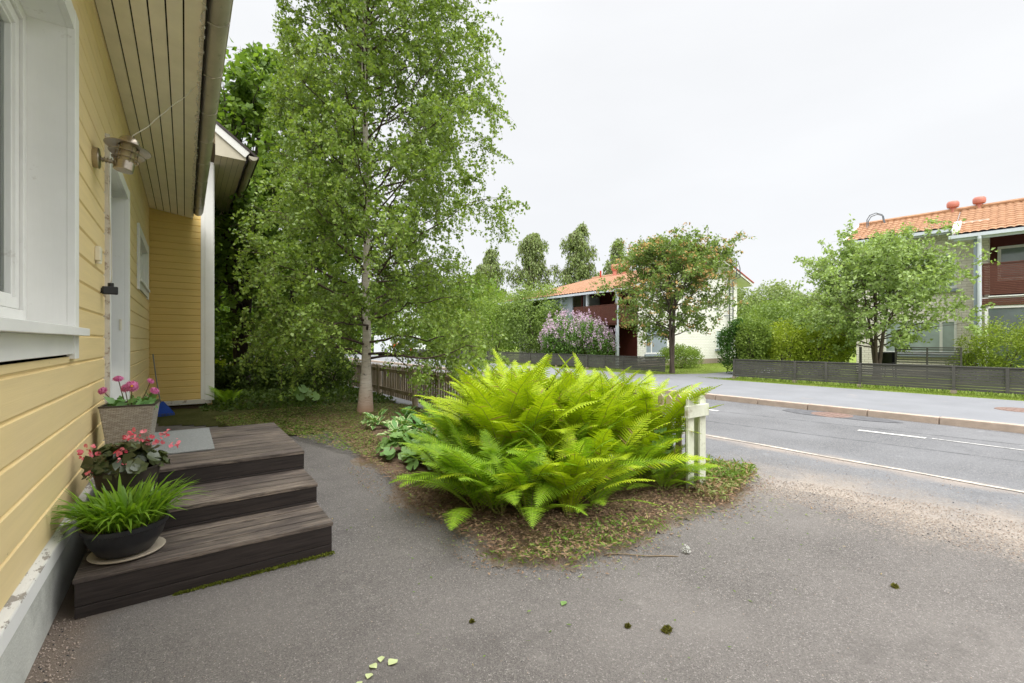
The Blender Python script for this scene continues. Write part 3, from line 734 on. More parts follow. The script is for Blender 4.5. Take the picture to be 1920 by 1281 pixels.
# near window -----------------------------------------------------------------
def window_unit(name, y0, y1, z0, z1, depth, cas, parent, sill_out=.05, apron=True, mullions=(), curtain=True, far_leg=0, z_leg=None):
    """opening y0..y1,z0..z1 in the side wall; cas = casing width"""
    xo = XW + .026
    mb = MB()
    for yy in (y0, y1):   # jamb panels
        s = -1 if yy == y0 else 1
        mb.box(XW - depth, XW - .012, min(yy, yy + s * .015), max(yy, yy + s * .015), z0, z1)
    mb.box(XW - depth, XW - .012, y0, y1, z1, z1 + .015); mb.box(XW - depth, XW - .002, y0, y1, z0 - .02, z0)
    win = B(mb, name, M['white'], parent)
    mb = MB(); zl = z_leg if z_leg is not None else z0
    mb.box(XW - .012, xo, y0 - cas, y0, zl, z1 + cas); mb.box(XW - .012, xo, y1, y1 + cas, zl, z1 + cas); mb.box(XW - .012, xo - .003, y0, y1, z1 + .0, z1 + cas)
    if apron: mb.box(XW - .012, xo - .008, y0, y1, zl + .03, z0 - .0555)
    B(mb, 'casing', M['white'], win, bevel=.003)
    mb = MB(); a = xo + sill_out
    mb.add([(XW - depth, y0 + .002, z0 + .035), (XW - depth, y1 - .002, z0 + .035), (a, y1 + cas * .95, z0 - .01), (a, y0 - cas * .95, z0 - .01), (a, y1 + cas * .95, z0 - .055), (a, y0 - cas * .95, z0 - .055), (XW - .01, y1 + cas * .95, z0 - .055), (XW - .01, y0 - cas * .95, z0 - .055)],
           [(0, 1, 2, 3), (3, 2, 4, 5), (5, 4, 6, 7), (0, 3, 5, 7), (1, 6, 4, 2)])
    if apron: B(mb, 'sill', M['white'], win, bevel=.002)
    xf = XW - depth
    mb = MB(); f = .055
    def ring(x0_, x1_, a0, a1, b0, b1, t):
        mb.box(x0_, x1_, a0, a0 + t, b0, b1); mb.box(x0_, x1_, a1 - t, a1, b0, b1); mb.box(x0_, x1_, a0 + t, a1 - t, b1 - t, b1); mb.box(x0_, x1_, a0 + t, a1 - t, b0, b0 + t)
    ring(xf - .05, xf + .012, y0, y1, z0 + .03, z1, f)
    ys = [y0 + f] + list(mullions) + [y1 - f]
    for a_, b_ in zip(ys, ys[1:]):
        ring(xf - .06, xf - .004, a_ + .008, b_ - .008, z0 + .03 + f + .006, z1 - f - .006, .06); ring(xf - .07, xf - .018, a_ + .068, b_ - .068, z0 + .03 + f + .066, z1 - f - .066, .018)
    for mu in mullions: mb.box(xf - .05, xf + .01, mu - .03, mu + .03, z0 + .085, z1 - f)
    B(mb, 'frame', M['white'], win, bevel=.003)
    mb = MB(); mb.box(xf - .05, xf - .045, y0 + .1, y1 - .1, z0 + .12, z1 - .1); B(mb, 'pane', M['glass_clear'], win)
    if curtain:
        mb = MB(); n = 90; yy = [y0 + .08 + (y1 - y0 - .16) * i / n for i in range(n + 1)]; xx = [xf - .085 + .018 * math.sin(i * 1.5) for i in range(n + 1)]
        for i in range(n): mb.face([(xx[i], yy[i], z0 + .04), (xx[i + 1], yy[i + 1], z0 + .04), (xx[i + 1], yy[i + 1], z1), (xx[i], yy[i], z1)])
        B(mb, 'curtain', M['curtain'], win, smooth=True)
    return win
def clear_glass():
    q = NT('clear_glass'); q.t.nodes.remove(q.p); g = q.n('ShaderNodeBsdfGlossy'); g.inputs['Roughness'].default_value = .03; t = q.n('ShaderNodeBsdfTransparent')
    t.inputs[0].default_value = (.86, .9, .88, 1); f = q.n('ShaderNodeFresnel'); f.inputs[0].default_value = 1.5; mx = q.n('ShaderNodeMixShader')
    q.l(f.outputs[0], mx.inputs[0]); q.l(t.outputs[0], mx.inputs[1]); q.l(g.outputs[0], mx.inputs[2]); q.l(mx.outputs[0], q.out.inputs[0]); return q.m
M['glass_clear'] = clear_glass()
w1 = window_unit('window', 1.32, 3.74, 1.49, 3.27, .19, .12, house, z_leg=1.295, mullions=(2.5,))
w2 = window_unit('window', 8.62, 10.42, 2.34, 2.98, .07, .14, house, z_leg=2.16, sill_out=.02, curtain=True)
# door -------------------------------------------------------------------------
DY0, DY1, DZ = 5.33, 6.92, 3.06
mb = MB(); mb.box(XW - .2, XW - .012, DY0 - .02, DY0, .42, DZ); mb.box(XW - .2, XW - .012, DY1, DY1 + .02, .42, DZ); mb.box(XW - .2, XW - .012, DY0, DY1, DZ, DZ + .02)
mb.box(XW - .2, XW - .01, DY0, DY1, .40, .52)
door = B(mb, 'door', M['white'], house)
mb = MB(); mb.box(XW - .012, XW + .03, DY0 - .10, DY0, .42, DZ + .115); mb.box(XW - .012, XW + .03, DY1, DY1 + .12, .42, DZ + .115); mb.box(XW - .012, XW + .026, DY0, DY1, DZ, DZ + .115)
B(mb, 'casing', M['white'], door, bevel=.003)
mb = MB(); mb.box(XW - .01, XW + .0325, DY0 - .128, DY0 - .101, .40, DZ + .13)
o = B(mb, 'raw_edge_strip', M['white_weather'], door); o['label'] = 'weathered flaking strip at the near edge of the door casing'
mb = MB(); mb.box(XW - .17, XW - .13, DY0, DY0 + 1.0, .52, DZ); mb.box(XW - .17, XW - .12, DY0 + 1.0, DY0 + 1.08, .52, DZ); mb.box(XW - .17, XW - .13, DY0 + 1.08, DY1, .52, 1.1)
for k in range(4): mb.box(XW - .131, XW - .120, DY0 + .12, DY0 + .88, .70 + k * .58, 1.14 + k * .58)
dl = B(mb, 'door_leaf', M['white'], door, bevel=.004)
mb = MB(); mb.box(XW - .155, XW - .15, DY0 + 1.08, DY1, 1.1, DZ); B(mb, 'pane', M['glass'], door)
mb = MB(); mb.tube([(XW - .13, DY0 + .08, 1.45), (XW - .07, DY0 + .08, 1.45), (XW - .07, DY0 + .2, 1.45)], .009, 8); mb.box(XW - .13, XW - .12, DY0 + .055, DY0 + .105, 1.35, 1.55); B(mb, 'door_handle', M['steel'], dl)
mb = MB(); mb.box(XW - .06, XW - .035, DY1 - .008, DY1 - .001, 1.53, 1.66); B(mb, 'strike_plate', M['cream_plastic'], door, bevel=.003)

# wing roof, verge, soffits
mb = MB(); sl = (5.65 - 5.13) / (1.23 - .54)
def zr(x): return 5.16 + (1.20 - x) * sl
mb.add([(1.22, 10.5, zr(1.22)), (1.22, 17.6, zr(1.22)), (-2.2, 17.6, zr(-2.2)), (-2.2, 10.5, zr(-2.2)), (1.22, 10.5, zr(1.22) - .05), (1.22, 17.6, zr(1.22) - .05), (-2.2, 17.6, zr(-2.2) - .05), (-2.2, 10.5, zr(-2.2) - .05)],
       [(0, 1, 2, 3), (4, 7, 6, 5), (0, 3, 7, 4), (0, 4, 5, 1), (1, 5, 6, 2)])
wroof = B(mb, 'wing_roof', M['roofdark'], house)
mb = MB(); mb.add([(1.06, 10.52, zr(1.06) - .055), (-1.5, 10.52, zr(-1.5) - .055), (-1.5, 10.52, zr(-1.5) - .20), (.98, 10.52, zr(.98) - .23), (1.06, 10.55, zr(1.06) - .055), (-1.5, 10.55, zr(-1.5) - .055), (-1.5, 10.55, zr(-1.5) - .20), (.98, 10.55, zr(.98) - .23)],
       [(0, 1, 2, 3), (4, 7, 6, 5), (0, 3, 7, 4), (3, 2, 6, 7)]); B(mb, 'bargeboard', M['white'], wroof)
mb = MB()
for k in range(14):   # verge soffit boards running up the slope
    pass
for k in range(5):
    ya, yb = 10.56 + k * .128, 10.56 + (k + 1) * .128 - .005
    mb.face([(.98, ya, zr(.98) - .20), (.98, yb, zr(.98) - .20), (-1.5, yb, zr(-1.5) - .2), (-1.5, ya, zr(-1.5) - .2)])
for k in range(5):    # eave soffit boards
    xa, xb = .478 + k * .104, .478 + (k + 1) * .104 - .005; mb.face([(xa, 10.56, 5.045), (xb, 10.56, 5.045), (xb, 17.5, 5.045), (xa, 17.5, 5.045)])
mb.face([(.478, 10.56, 5.045), (.998, 10.56, 5.045), (.998, 10.56, zr(.98) - .19), (.478, 10.56, zr(.478) - .19)])
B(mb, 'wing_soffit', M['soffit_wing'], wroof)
mb = MB(); mb.box(1.0, 1.02, 10.56, 17.5, 5.0, 5.17); B(mb, 'wing_fascia', M['groove'], wroof)
gutter('wing_gutter', 1.115, 10.45, 17.5, 5.12, .078, M['gutter'], wroof)
mb = MB(); siding(mb, lambda s, n, z: (.46 + n, s, z), YC + .1, 17, .225, 5.04, .130, []); B(mb, 'wing_side_wall', M['siding'], house)

# things fixed to or hanging on the wall -------------------------------------------
mb = MB(); mb.box(XW + .0, XW + .035, 4.66, 4.76, 2.02, 2.13); ob = mb.build('wall_socket', M['cream_plastic'], bevel=.006); tag(ob, 'cream plastic socket box on the yellow wall under the lamp', 'wall socket')
mb = MB(); mb.lathe([(0, .0), (.02, 0), (.02, .02), (0, .02)], 14, Matrix.Translation((XW + .018, 4.70, 2.0))); o = mb.build('cable_gland', M['cream_plastic'], ob)
lampY = 4.62; lc = Vector((-.385, lampY, 2.76))
lamp = thing('wall_lamp', 'brushed steel ringed wall lamp tilting on the yellow wall', 'wall lamp', (XW, lampY, 2.78))
T = Matrix.Translation(lc) @ Matrix.Rotation(R(9), 4, 'Y') @ Matrix.Rotation(R(-4), 4, 'X')
mb = MB(); mb.lathe([(0, .0), (.072, 0), (.076, .008), (.076, .034), (.070, .040), (0, .040)], 28, Matrix.Translation((XW - .001, lampY - .03, 2.78)) @ Matrix.Rotation(R(90), 4, 'Y')); B(mb, 'back_plate', M['steel'], lamp, auto=35)
mb = MB(); mb.tube([(XW + .03, lampY - .03, 2.78), (lc.x - .03, lampY - .005, 2.775)], .013, 10)
pts = [(XW + .04 + .13 * t * 1.0, lampY - .03 + .02 * math.cos(t * 42), 2.778 + .02 * math.sin(t * 42)) for t in [i / 60 for i in range(55)]]; mb.tube(pts, .003, 5); B(mb, 'arm', M['steel'], lamp, smooth=True)
mb = MB(); mb.lathe([(0, -.035), (.058, -.035), (.062, -.030), (.062, .035), (.058, .038), (0, .038)], 32, T); B(mb, 'base_cup', M['steel'], lamp, auto=35)
mb = MB(); mb.lathe([(.05, .038), (.052, .16), (.044, .19), (0, .2)], 28, T); B(mb, 'glass', M['glass_lamp'], lamp, smooth=True)
mb = MB()
for z_, ri, ro, h in ((.055, .056, .086, .010), (.098, .060, .112, .014), (.148, .062, .145, .018)):
    mb.lathe([(ri, z_ + h), (ro, z_), (ro + .002, z_ + .003), (ri, z_ + h + .005)], 40, T)
for k in range(6):
    a = k * math.pi / 3; mb.tube([T @ Vector((math.cos(a) * .066, math.sin(a) * .066, .03)), T @ Vector((math.cos(a) * .066, math.sin(a) * .066, .19))], .004, 6)
B(mb, 'shade_rings', M['steel'], lamp, auto=35)
mb = MB(); mb.lathe([(.07, .168), (.070, .19), (.060, .222), (.035, .243), (0, .250)], 32, T); B(mb, 'cap', M['steel'], lamp, smooth=True)
# pale cable from lamp to the eave
top = T @ Vector((0, 0, .245)); end = Vector((.085, 5.35, 3.875))
pts = [top.lerp(end, t) + Vector((.006 * math.sin(t * 9), 0, -.02 * math.sin(t * math.pi) + .004 * math.sin(t * 23))) for t in [i / 24 for i in range(25)]]
mb = MB(); mb.tube(pts, .0028, 5); tag(mb.build('cable', M['wire'], smooth=True), 'thin pale cable slung from the lamp cap to the eave', 'cable')
# fairy lights along the fascia
rng = random.Random(5); wmb = MB(); bmb = MB(); pts = []
for i in range(420):
    y = -.5 + i * .0275; pts.append((.100 + rng.uniform(-.012, .03), y, 3.862 - abs(rng.gauss(0, .02))))
    if i % 2 == 0:
        p = pts[-1]; bmb.box(p[0] - .004, p[0] + .004, p[1] - .004, p[1] + .004, p[2] - .018, p[2] - .004, rot=Matrix.Rotation(rng.uniform(-1, 1), 3, 'X'))
wmb.tube(pts, .0022, 4)
fl = wmb.build('fairy_lights', M['wire']); tag(fl, 'string of tiny clear fairy lights along the eave edge', 'fairy lights'); stuff(bmb.build('bulbs', M['bulb'], fl))
# black timer plug on a short cord
tp = thing('timer_plug', 'black timer plug dangling on a cord by the door', 'timer plug', (-.50, 5.0, 1.82))
mb = MB(); mb.box(-.055, .045, -.03, .03, -.03, .035, rot=Matrix.Rotation(R(10), 3, 'Z')); mb.build('case', M['black'], tp, bevel=.008)
mb = MB(); mb.tube([(-.055, 0, .0), (-.10, -.01, .002)], .022, 12); mb.build('plug_head', M['black'], tp, bevel=.002); mb = MB(); mb.tube([(.0, 0, .03), (.0, 0, .065)], .02, 10); mb.build('cable_gland', M['black'], tp, bevel=.002)
mb = MB(); mb.tube([(-.10, -.018, .004), (-.128, -.02, .004)], .0028, 6); mb.tube([(-.10, .0, .0), (-.128, -.002, .0)], .0028, 6); mb.build('pins', M['steel'], tp)
mb = MB(); mb.tube([(0, 0, .06), (.006, .01, .12), (.0, .03, .22), (-.004, .08, .40), (-.02, .12, .70), (-.035, .13, 1.1)], .0035, 6); mb.build('cord', M['wire'], tp, smooth=True)

# ================================================================== WOODEN STEPS
steps = thing('wooden_steps', 'dark weathered wooden porch steps against the yellow house', 'steps', (.17, 3.14, 0))
rs = random.Random(11)
def stepbox(x0, x1, y0, y1, z0, z1, boards, riser_rows, name):
    mb = MB(); bw = (y1 - y0) / boards
    for k in range(boards):
        dz = rs.uniform(-.0015, .0015); mb.box(x0 - rs.uniform(0, .004), x1 + rs.uniform(0, .005), y0 + k * bw + .0065 - (.012 if k == 0 else 0), y0 + (k + 1) * bw - .0065, z1 - .026 + dz, z1 + dz)
    t = B(mb, name, M['wood'], steps, bevel=.003)
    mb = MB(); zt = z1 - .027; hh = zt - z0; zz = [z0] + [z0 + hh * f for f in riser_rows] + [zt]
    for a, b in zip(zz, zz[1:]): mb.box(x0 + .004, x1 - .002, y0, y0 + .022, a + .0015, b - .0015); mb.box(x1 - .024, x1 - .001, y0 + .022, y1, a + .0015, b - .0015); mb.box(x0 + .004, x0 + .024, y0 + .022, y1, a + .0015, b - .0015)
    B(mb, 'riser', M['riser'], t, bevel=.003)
    return t
stepbox(-.455, .790, 3.13, 3.60, .0, .207, 4, (.34,), 'step')
stepbox(-.450, .795, 3.575, 4.08, .20, .350, 4, (.22,), 'step')
stepbox(-.450, .800, 4.045, 5.66, .34, .500, 13, (.20,), 'platform')
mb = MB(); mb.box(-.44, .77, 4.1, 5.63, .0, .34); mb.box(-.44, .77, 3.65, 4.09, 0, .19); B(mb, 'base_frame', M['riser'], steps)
# moss line
rng_ = np.random.default_rng(4); n = 2600; t = rng_.uniform(0, 1, n) ** .8; P = np.column_stack([.80 - t * .85, 3.115 - .012 * np.abs(rng_.normal(size=n)) * (1 - t * .6) * 1.6 + .012, rng_.uniform(0, .012, n) * (1 - t)])
V, F = leafquads(rng_, P, .012, .7, -1.0)
stuff(link_mesh('moss', np_mesh('moss', V, F), leafmat('moss_tufts', (.07, .09, .012), (.17, .19, .03), .1, .9, .1)), 'strip of green moss along the foot of the lowest step', 'moss')
dm = MB(); dm.box(-.27, .20, 4.50, 5.62, .5025, .514)
tag(dm.build('doormat', M['mat'], bevel=.003), 'grey rectangular doormat lying on the wooden porch', 'doormat')

# ---- planters
def ribbon_blades(rng, n, c, r0, L, wd, lean, droop, seg=6, outward=1.0, el=1.0):
    a = rng.uniform(0, 2 * np.pi, n); rr_ = r0 * np.sqrt(rng.uniform(0, 1, n)); o = np.stack([np.cos(a) * rr_ * el, np.sin(a) * rr_, np.zeros(n)], 1) + c
    a2 = a + rng.normal(0, .6, n); ln = lean * rng.uniform(.2, 1.3, n) * (.35 + rr_ / r0)
    d = unit(np.stack([np.cos(a2) * ln, np.sin(a2) * ln, np.ones(n)], 1)); Ls = L * rng.uniform(.55, 1.15, n); s = np.linspace(0, 1, seg)
    path = o[:, None] + d[:, None] * (Ls[:, None] * s)[..., None]; dr = droop * rng.uniform(.3, 1.5, n)
    path[..., 2] -= (dr * Ls)[:, None] * s ** 2.4; hz = np.stack([np.cos(a2), np.sin(a2), 0 * a2], 1); path += hz[:, None] * ((dr * Ls * .7)[:, None] * s ** 2)[..., None]
    side = unit(np.stack([-np.sin(a2 + rng.normal(0, .5, n)), np.cos(a2), rng.normal(0, .2, n)], 1)); prof = np.array([.35, .85, 1, .85, .55, .04]) if seg == 6 else np.interp(s, [0, .3, .7, 1], [.4, 1, .8, .04])
    W_ = wd * rng.uniform(.6, 1.2, n); Lf = path - side[:, None] * (W_[:, None] * prof / 2)[..., None]; Rt = path + side[:, None] * (W_[:, None] * prof / 2)[..., None]
    V = np.stack([Lf, Rt], 2).reshape(-1, 3); base = (np.arange(n) * seg * 2)[:, None] + (np.arange(seg - 1) * 2)[None]
    F = np.stack([base, base + 1, base + 3, base + 2], -1).reshape(-1, 4); return V, F

# 1 grass in a black bowl
pot = thing('potted_grass', 'black round bowl of bright green grass on the lowest step', 'potted plant', (-.27, 3.355, .228))
mb = MB(); mb.lathe([(0, 0), (.120, 0), (.128, .006), (.168, .075), (.186, .135), (.194, .138), (.196, .160), (.186, .162), (.180, .14), (0, .135)], 48); pm_ = mb.build('pot', M['blackpot'], pot, auto=40)
mb = MB()
for k in range(54):
    a = k * 2 * math.pi / 54; pts = [((.1285 + .058 * t) * math.cos(a + t * .55), (.1285 + .058 * t) * math.sin(a + t * .55), .008 + .125 * t) for t in [i / 6 for i in range(7)]]; mb.tube(pts, .0016, 4)
mb.build('pot_ribs', M['blackpot'], pm_)
mb = MB(); mb.lathe([(0, .146), (.182, .144)], 24); mb.build('soil', M['soil'], pot)
rng = np.random.default_rng(21); V, F = ribbon_blades(rng, 470, np.array([0, 0, .14]), .155, .30, .019, .44, .46, 6)
link_mesh('grass_leaves', np_mesh('g', V, F, smooth=True), M['grassblade'], pot)
mb = MB(); mb.lathe([(0, .0), (.125, 0), (.165, .010), (.172, .018), (.168, .020), (.13, .008), (0, .006)], 40)
tag(mb.build('plant_saucer', M['saucer'], loc=(-.262, 3.35, .2085), smooth=True), 'beige plastic saucer under the black grass bowl', 'saucer')
# 2 begonia
pot = thing('potted_begonia', 'dark round pot of coral pink begonias on the middle step', 'potted plant', (-.30, 3.83, .352))
mb = MB(); mb.lathe([(0, 0), (.125, 0), (.170, .232), (.176, .236), (.176, .246), (.168, .246), (.163, .225), (0, .22)], 48); mb.build('pot', M['brownpot'], pot, auto=40)
mb = MB(); mb.lathe([(0, .228), (.164, .226)], 24); mb.build('soil', M['soil'], pot)
rng = np.random.default_rng(8)
def disc_leaves(rng, C, Rr, nrm, k=9, wav=.12, notch=True):
    """round leaves as fans; C centres (n,3), nrm normals"""
    n = len(C); nrm = unit(nrm); r = rng.normal(size=(n, 3)); r -= (r * nrm).sum(1, keepdims=True) * nrm; a = unit(r); b = np.cross(nrm, a)
    th = np.linspace(.25, 2 * np.pi - .25, k); rad = (1 + wav * np.cos(th * 5)[None]) * Rr[:, None]
    ring = C[:, None] + (a[:, None] * np.cos(th)[None, :, None] + b[:, None] * np.sin(th)[None, :, None]) * rad[..., None] + nrm[:, None] * (.18 * Rr[:, None] * (1 + .6 * np.cos(th * 5)[None]))[..., None]
    V = np.concatenate([C[:, None], ring], 1).reshape(-1, 3); base = (np.arange(n) * (k + 1))[:, None]; j = np.arange(1, k)[None]
    F = np.stack([base + 0 * j, base + j, base + j + 1], -1).reshape(-1, 3); return V, F
n = 170; d = unit(rng.normal(size=(n, 3))); d[:, 2] = np.abs(d[:, 2]); C = d * np.array([.22, .21, .155]) * rng.uniform(.55, 1, (n, 1)) + [0, 0, .245]
V, F = disc_leaves(rng, C, rng.uniform(.025, .05, n), d + rng.normal(0, .4, (n, 3)) + [0, 0, .4], 12); link_mesh('leaves', np_mesh('l', V, F), M['begonia_leaf'], pot)
mb = MB()
for k in range(22):
    q = C[k * 5]; mb.tube([(q[0] * .1, q[1] * .1, .22), (q[0] * .6, q[1] * .6, .28), tuple(q)], .003, 5)
mb.build('stems', mat('red_stems', (.22, .07, .04), .5, .2), pot)
for cx, cy, cz, m_ in ((-.19, -.02, .38, 9), (-.18, .0, .33, 6), (-.15, -.10, .25, 8), (.0, .02, .43, 9), (.04, .03, .44, 8), (.11, .0, .405, 9), (-.03, -.12, .36, 9), (-.02, -.13, .31, 6), (.20, .05, .42, 7), (.24, -.02, .37, 7), (.15, .04, .37, 6), (-.06, .0, .37, 5)):
    fc = rng.normal(0, 1, (m_, 3)) * [.020, .020, .015] + [cx, cy, cz]
    V, F = disc_leaves(rng, fc, rng.uniform(.007, .016, len(fc)), rng.normal(0, .7, (len(fc), 3)) + [-.2, -1, .8], 7, .3); link_mesh('flower_cluster', np_mesh('f', V, F), M['begonia_flower'], pot)
# 3 dahlias in wicker planter
pot = thing('potted_dahlias', 'tall square grey wicker planter of pink dahlias by the door', 'potted plant', (-.345, 4.66, .502), R(-4))
mb = MB(); b0, b1, hh = .115, .165, .405
vs = [(-b0, -b0, 0), (b0, -b0, 0), (b0, b0, 0), (-b0, b0, 0), (-b1, -b1, hh), (b1, -b1, hh), (b1, b1, hh), (-b1, b1, hh)]
mb.add(vs, [(0, 1, 5, 4), (1, 2, 6, 5), (2, 3, 7, 6), (3, 0, 4, 7), (3, 2, 1, 0)]); pw = mb.build('planter', M['wicker'], pot, bevel=.008)
mb = MB(); i_ = b1 - .014
for a, b in (((-b1, -b1), (b1, -i_)), ((-b1, i_), (b1, b1)), ((-b1, -i_), (-i_, i_)), ((i_, -i_), (b1, i_))): mb.box(a[0] - .002, b[0] + .002, a[1] - .002, b[1] + .002, hh - .004, hh + .008)
mb.build('rim', M['brownpot'], pw)
mb = MB(); mb.face([(-i_, -i_, hh - .04), (i_, -i_, hh - .04), (i_, i_, hh - .04), (-i_, i_, hh - .04)]); mb.build('soil', M['soil'], pot)
n = 60; C = np.column_stack([rng.uniform(-.14, .15, n), rng.uniform(-.14, .15, n), rng.uniform(hh - .02, hh + .05, n)]); V, F = leafquads(rng, C, .075, .6, -.1); link_mesh('leaves', np_mesh('l', V, F), M['hosta'], pot)
HEADS = [(-.16, -.06, .12, .036, (-.3, -.8, .5)), (-.075, -.02, .205, .040, (.0, -.5, .8)), (.015, -.08, .145, .050, (.15, -1, .15)), (-.03, -.05, .13, .036, (-.4, -.9, .1)), (.12, .02, .175, .030, (.6, -.5, .6)), (.15, -.03, .10, .038, (.5, -.6, .7))]
sm = MB()
for (x, y, z, r, nn) in HEADS:
    q = Vector((x, y, hh + z)); nn = Vector(nn).normalized(); sm.tube([(x * .35, y * .3, hh - .04), (x * .75, y * .7, hh + z * .5), tuple(q)], [.004, .0035, .003], 6)
    a = nn.orthogonal().normalized(); b = nn.cross(a); fm = MB()
    for ring_, (cnt, rr_, up_, ln) in enumerate(((22, 1.0, .0, .55), (18, .82, .18, .5), (14, .62, .34, .45), (9, .4, .46, .35))):
        for k in range(cnt):
            t_ = 2 * math.pi * (k + .5 * ring_) / cnt + rs.uniform(-.06, .06); dd = a * math.cos(t_) + b * math.sin(t_); sd_ = nn.cross(dd)
            tip = q + dd * r * rr_ * rs.uniform(.9, 1.08) + nn * r * (up_ - .12 * (1 - up_)); mid = q + dd * r * rr_ * .62 + nn * r * (up_ + .04); ro = q + dd * r * .1 + nn * r * up_ * .3; w_ = r * .15
            fm.face([ro, mid - sd_ * w_, tip, mid + sd_ * w_])
    fm.build('flower', M['dahlia'], pot)
sm.build('stems', M['stem'], pot)
q = Vector((.015, -.08, hh + .145)); nn = Vector((.15, -1, .15)).normalized(); mb = MB(); mb.lathe([(0, .006), (.007, .004), (.008, 0)], 10, Matrix.Translation(q + nn * .027) @ nn.to_track_quat('Z', 'Y').to_matrix().to_4x4()); mb.build('flower_eye', M['dahlia_eye'], pot)
# blue rake behind the porch
rk = thing('rake', 'blue plastic leaf rake standing behind the porch', 'rake', (-.36, 10.4, .01)); rk.scale = (.72, .72, .8)
mb = MB()
mb.face([(-.08, 0, .38), (.06, 0, .38), (.28, -.02, .10), (-.22, -.02, .10)]); mb.face([(-.22, -.022, .10), (.28, -.022, .10), (.06, -.002, .38), (-.08, -.002, .38)])
for k in range(17): x = -.22 + k * .0308; mb.box(x - .008, x + .008, -.035, -.02, .0, .105)
mb.build('rake_head', M['blue'], rk)
mb = MB(); mb.tube([(0, -.005, .34), (-.10, .12, .95), (-.16, .2, 1.45)], .014, 8); mb.build('handle', M['ladder'], rk)

# ================================================================== FERNS
M['fern_low'] = leafmat('fern_fronds_low', (.17, .31, .018), (.30, .46, .025), .34, .5, .25, (1.15, 1.2, .5))
def frond(rng, L, W, th0, th1, az, side_twist=0., npin=40, roll=0.):
    ns = 26; s = np.linspace(0, 1, ns); th = th0 + (th1 - th0) * s ** 1.6
    ds = L / (ns - 1); r = np.concatenate([[0], np.cumsum(np.sin(th[:-1]) * ds)]); z = np.concatenate([[0], np.cumsum(np.cos(th[:-1]) * ds)])
    side = side_twist * L * s ** 2
    rach = np.stack([r, side, z], 1)
    t = np.linspace(.06, .995, npin) ** .95; P = np.stack([np.interp(t, s, rach[:, i]) for i in range(3)], 1)
    T = unit(np.stack([np.interp(np.minimum(t + .02, 1), s, rach[:, i]) - np.interp(np.maximum(t - .02, 0), s, rach[:, i]) for i in range(3)], 1))
    Bn = unit(np.cross(np.array([[0, 0, 1.0]]), T) + 1e-6); Bn[:] = unit(np.cross(np.cross(T, np.array([[-np.cos(th1 * 0), 0, 1.]])), T) * 0 + np.array([[0, 1., 0]]))
    Nn = unit(np.cross(T, Bn));  Nn *= np.sign(Nn[:, 2:3] + 1e-6)
    cr_, sr_ = math.cos(roll), math.sin(roll); Bn, Nn = Bn * cr_ + Nn * sr_, Nn * cr_ - Bn * sr_
    wl = np.where(t < .62, (np.maximum(t - .03, 0) / .59) ** .75, (np.maximum(1 - t, 0) / .38) ** .72) * W
    V = []; F = []; nsec = 8; u = np.linspace(0, 1, nsec); teeth = np.where(np.arange(nsec) % 2 == 0, 1.0, .70); o = 0
    for sg in (-1, 1):
        ln = wl * rng.uniform(.92, 1.06, npin); dirn = unit(Bn * sg + T * (.32 + .5 * t[:, None] ** 3) + Nn * .12)
        pts = P[:, None] + dirn[:, None] * (ln[:, None] * u)[..., None] + T[:, None] * (ln[:, None] * .14 * u ** 2)[..., None]
        pts[..., 2] -= (ln[:, None] * (.16 + rng.uniform(-.08, .12, npin)[:, None]) * u ** 2)
        wd = (L / npin * .44) * (1 - u ** 2.2 * .93) * teeth; wd = np.minimum(wd[None], ln[:, None] * .3)
        A = pts - T[:, None] * wd[..., None] ; C = pts + T[:, None] * wd[..., None] ; Bm = pts - Nn[:, None] * (wd * .22)[..., None]
        v = np.stack([A, Bm, C], 2).reshape(-1, 3); V.append(v)
        base = (np.arange(npin) * nsec * 3)[:, None] + (np.arange(nsec - 1) * 3)[None] + o
        F.append(np.stack([base, base + 1, base + 4, base + 3], -1).reshape(-1, 4)); F.append(np.stack([base + 1, base + 2, base + 5, base + 4], -1).reshape(-1, 4)); o += len(v)
    V = np.concatenate(V); F = np.concatenate(F)
    c, s_ = math.cos(az), math.sin(az); Rm = np.array([[c, s_, 0], [-s_, c, 0], [0, 0, 1]])
    return V @ Rm, F, rach @ Rm
def fern_mesh(seed, nf, L, th, W, low=False, arc=(0, 2 * math.pi)):
    rng = np.random.default_rng(seed); parts = []; st = []
    for k in range(nf):
        az = arc[0] + (arc[1] - arc[0]) * (k + rng.uniform(-.3, .3)) / nf; inner = rng.uniform(0, 1)
        t0 = th[0] * (.35 + inner * .9) * rng.uniform(.85, 1.15); t1 = th[1] * (.55 + .5 * inner) * rng.uniform(.85, 1.15)
        l = L * rng.uniform(.82, 1.08); v, f, ra = frond(rng, l, W * rng.uniform(.85, 1.1), t0, t1, az, rng.uniform(-.15, .15), int(37 * l) + 4, rng.uniform(-.35, .35))
        off = np.array([math.cos(az), -math.sin(az), 0]) * .05; parts.append((v + off, f)); st.append((ra + off)[::5][:6])
    V, F = join(parts); S = np.stack(st); sv, sf = tubes(S, np.full(S.shape[:2], .005) * np.linspace(1, .3, S.shape[1])[None], 5)
    mi = np.concatenate([np.zeros(len(F), int), np.ones(len(sf), int)]); V2, F2 = join([(V, F), (sv, sf)])
    me = np_mesh('fern', V2, F2, mi); me.materials.append(M['fern_low' if low else 'fern']); me.materials.append(M['fern_stem']); return me
FV = [fern_mesh(100 + i, 17, 1.08, (R(20), R(80 + 8 * (i % 3))), .148 + .008 * (i % 3)) for i in range(9)]
FE = [fern_mesh(200 + i, 16, .95, (R(42), R(106)), .142, i % 2 == 0) for i in range(6)]
FL = [fern_mesh(300 + i, 11, .85, (R(54), R(112)), .140, True) for i in range(3)]
